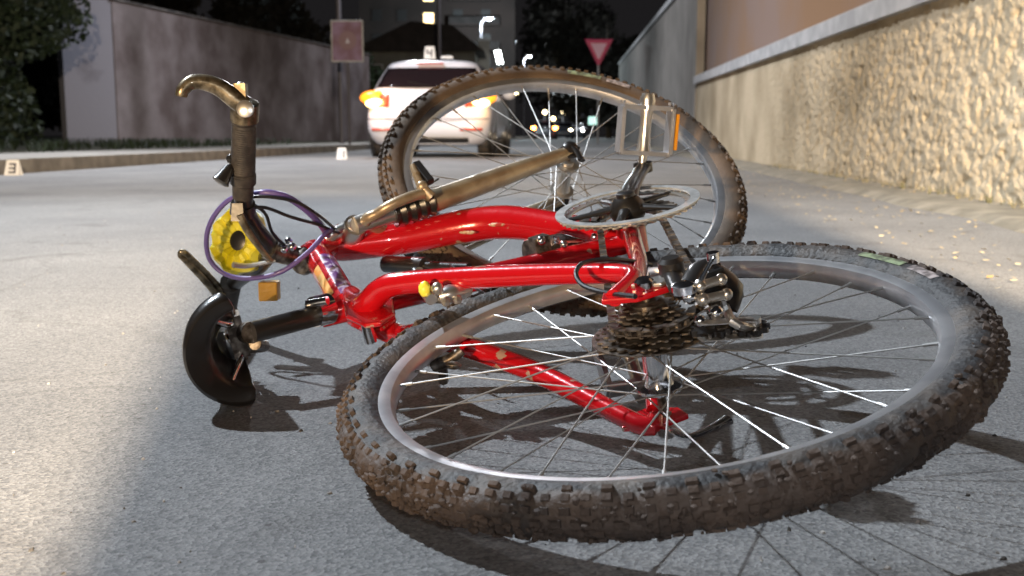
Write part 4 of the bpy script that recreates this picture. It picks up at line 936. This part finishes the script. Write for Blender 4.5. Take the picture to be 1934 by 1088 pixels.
b = MB(); b.tube([at(*p) for p in ((474, 368, 1.47), (505, 364, 1.46), (545, 374, 1.47), (580, 398, 1.5), (606, 425, 1.54), (622, 448, 1.6))], .005, 10, 8); bld(b, 'cable_sleeve', M['purple'])
M['cable'] = mat('cable_black', (.012, .012, .016), .35)
for pts, r in (([(468, 372, 1.46), (510, 372, 1.45), (560, 382, 1.46), (600, 405, 1.5), (632, 432, 1.56)], .0024), ([(462, 395, 1.45), (500, 392, 1.46), (550, 410, 1.48), (600, 424, 1.52), (640, 440, 1.58)], .0024), ([(466, 380, 1.46), (500, 402, 1.47), (515, 440, 1.49), (545, 470, 1.53)], .0024),
               ([(640, 432, 1.6), (700, 470, 1.66), (760, 500, 1.65), (800, 520, 1.5)], .0022), ([(850, 500, 1.5), (900, 545, 1.4), (960, 580, 1.35)], .0022),
               ([(1230, 500, 1.2), (1160, 490, 1.15), (1105, 496, 1.12), (1088, 515, 1.10), (1100, 538, 1.08), (1140, 552, 1.05), (1200, 560, 1.0)], .0026), ([(800, 545, 1.4), (790, 535, 1.4), (830, 545, 1.35)], .0022)):
    b = MB(); b.tube([at(*p) for p in pts], r, 8, 8); bld(b, 'cable', M['cable'])
b = MB(); b.box(at(509, 549, 1.58), (1, .15, 0), (0, 1, 0), (0, 0, 1), .014, .012, .0145); rf = bld(b, 'reflector', mat('ochre_reflector', (.55, .3, .04), .35, noise_s=120, bump=.001), smooth=False, bevel=.002)
# rear V-brake on the seat stays
b = MB(); b.tube([fp(792, 512, .07), at(796, 528, 1.27), at(806, 552, 1.22), at(815, 566, 1.2)], [.0055, .006, .008, .007], 10, 4); b.tube([at(820, 562, 1.22), at(850, 555, 1.22), at(878, 548, 1.24)], [.009, .014, .012], 12, 3, flat=.8)
b.ball(at(826, 545, 1.2), .0075, 10); b.ball(at(842, 570, 1.2), .006, 8); b.ball(at(864, 566, 1.21), .006, 8); ba = bld(b, 'rear_brake', M['silver'])
k = MB(); k.ball(at(802, 546, 1.205), .0075, 10, (1, 1, 1.3)); k.build('cable_barrel', M['yellow'], ba)
k = MB(); k.tube([at(786, 515, 1.27), at(796, 530, 1.25)], .008, 10); k.build('noodle', M['cable'], ba)
b = MB(); b.tube([at(820, 690, 1.2), at(848, 680, 1.19), at(872, 662, 1.19)], [.008, .007, .006], 10, 4); b.ball(at(856, 690, 1.17), .007, 10, (1.4, 1, .7)); b.tube([at(835, 688, 1.2), at(838, 720, 1.22)], .006, 8); bld(b, 'rear_brake', M['darkmetal'])
# ---- seatpost and saddle
u = -S                                                     # saddle 'up'
SP0 = SC-sd*.02; SPm = at(476, 628, 1.30)
b = MB(); b.tube([SP0, at(560, 606, 1.34), SPm], .0136, 18, 4); sp_ = bld(b, 'seat_post', M['black'])
b = MB(); cl_ = at(607, 586, 1.365); b.tube([cl_+(SP0-SPm).normalized()*.012, cl_-(SP0-SPm).normalized()*.012], .0205, 20); b.tube([cl_+V((-.016, -.012, .010)), cl_+V((.012, -.02, .016))], .006, 10); bld(b, 'seat_clamp', M['chrome'])
SA = at(364, 690, 1.21)                                     # rear of the saddle
fwd = V((-.30, .94, .02)).normalized(); wid = N1; wid = (wid-fwd*wid.dot(fwd)).normalized(); upv = wid.cross(fwd); upv = upv if upv.dot(u) > 0 else -upv
upv = (upv*1.0+fwd*(-.12)).normalized()
b = MB(); NL = 26; NW = 26; th = .03
def half(t): return .083*(1-t)**.9*(1 if t < .3 else 1)*(1-.0)+.021 if t > .12 else .083*.55+.043*math.sin(min(1, t/.12)*math.pi/2)+.021*(1)
outer, inner = [], []
for i in range(NL+1):
    t = i/NL; x = t*.265; q = max(0., 1-t/.72); hw = .024+.051*q*q*(3-2*q); e_ = min(1, t/.10); hw *= .86+.14*math.sin(e_*math.pi/2)
    hgt = .010*math.exp(-((t-.05)/.2)**2)-.012*max(0, t-.8)/.2
    ro, ri = [], []; drp = .040+.030*q; thk = .034*(.55+.45*math.sin(min(1, t/.08)*math.pi/2))*(1 if hw > .05 else .62)
    for k in range(NW+1):
        a = (k/NW-.5)*math.pi; sx = math.sin(a); cz = math.cos(a)
        ro.append(SA+fwd*(x*.8-(.006*cz if i == 0 else 0))+wid*hw*sx+upv*(hgt-drp*(1-cz)))
        ri.append(SA+fwd*(x*.8+(.006 if i == 0 else -.01 if i == NL else 0))+wid*(hw-thk*.75)*sx+upv*(hgt-drp*(1-cz)*.98-thk*(.25+.75*cz)))
    outer.append(ro); inner.append(ri)
o0 = 0
for r in outer: b.v += [tuple(p) for p in r]
m0 = len(b.v)
for r in inner: b.v += [tuple(p) for p in r]
n = NW+1
for i in range(NL):
    for k in range(NW): a = i*n+k; b.f.append((a, a+1, a+n+1, a+n)); a += m0; b.f.append((a, a+n, a+n+1, a+1))
for k in range(NW): b.f.append((k, m0+k, m0+k+1, k+1)); a = NL*n+k; b.f.append((a, a+1, m0+a+1, m0+a))
for i in range(NL):
    a = i*n; b.f.append((a, a+n, m0+a+n, m0+a)); a = i*n+NW; b.f.append((a, m0+a, m0+a+n, a+n))
sad = bld(b, 'saddle', M['vinyl'], angle=70); sub = sad.modifiers.new('s', 'SUBSURF'); sub.levels = 1; sub.render_levels = 1
b = MB()
for sg in (-1, 1):
    b.tube([SA+fwd*.015+wid*.045*sg-upv*.03, SA+fwd*.05+wid*.024*sg-upv*.052, SA+fwd*.10+wid*.022*sg-upv*.058, SA+fwd*.17+wid*.02*sg-upv*.052, SA+fwd*.24+wid*.006*sg-upv*.022], .0038, 10, 5)
b.build('rails', M['chrome'], sad)
b = MB(); cm_ = SA+fwd*.10-upv*.058; b.box(cm_, fwd, wid, upv, .022, .027, .010); b.tube([cm_-upv*.005, SPm], [.013, .014], 14); b.tube([cm_-wid*.035, cm_+wid*.035], .006, 10); b.tube([cm_-fwd*.0+wid*-.02-upv*.0, cm_-upv*.03-wid*.025, SPm-wid*.015], .008, 10, 3); b.build('seat_clamp_head', M['darkmetal'], sp_, smooth=True, angle=30)
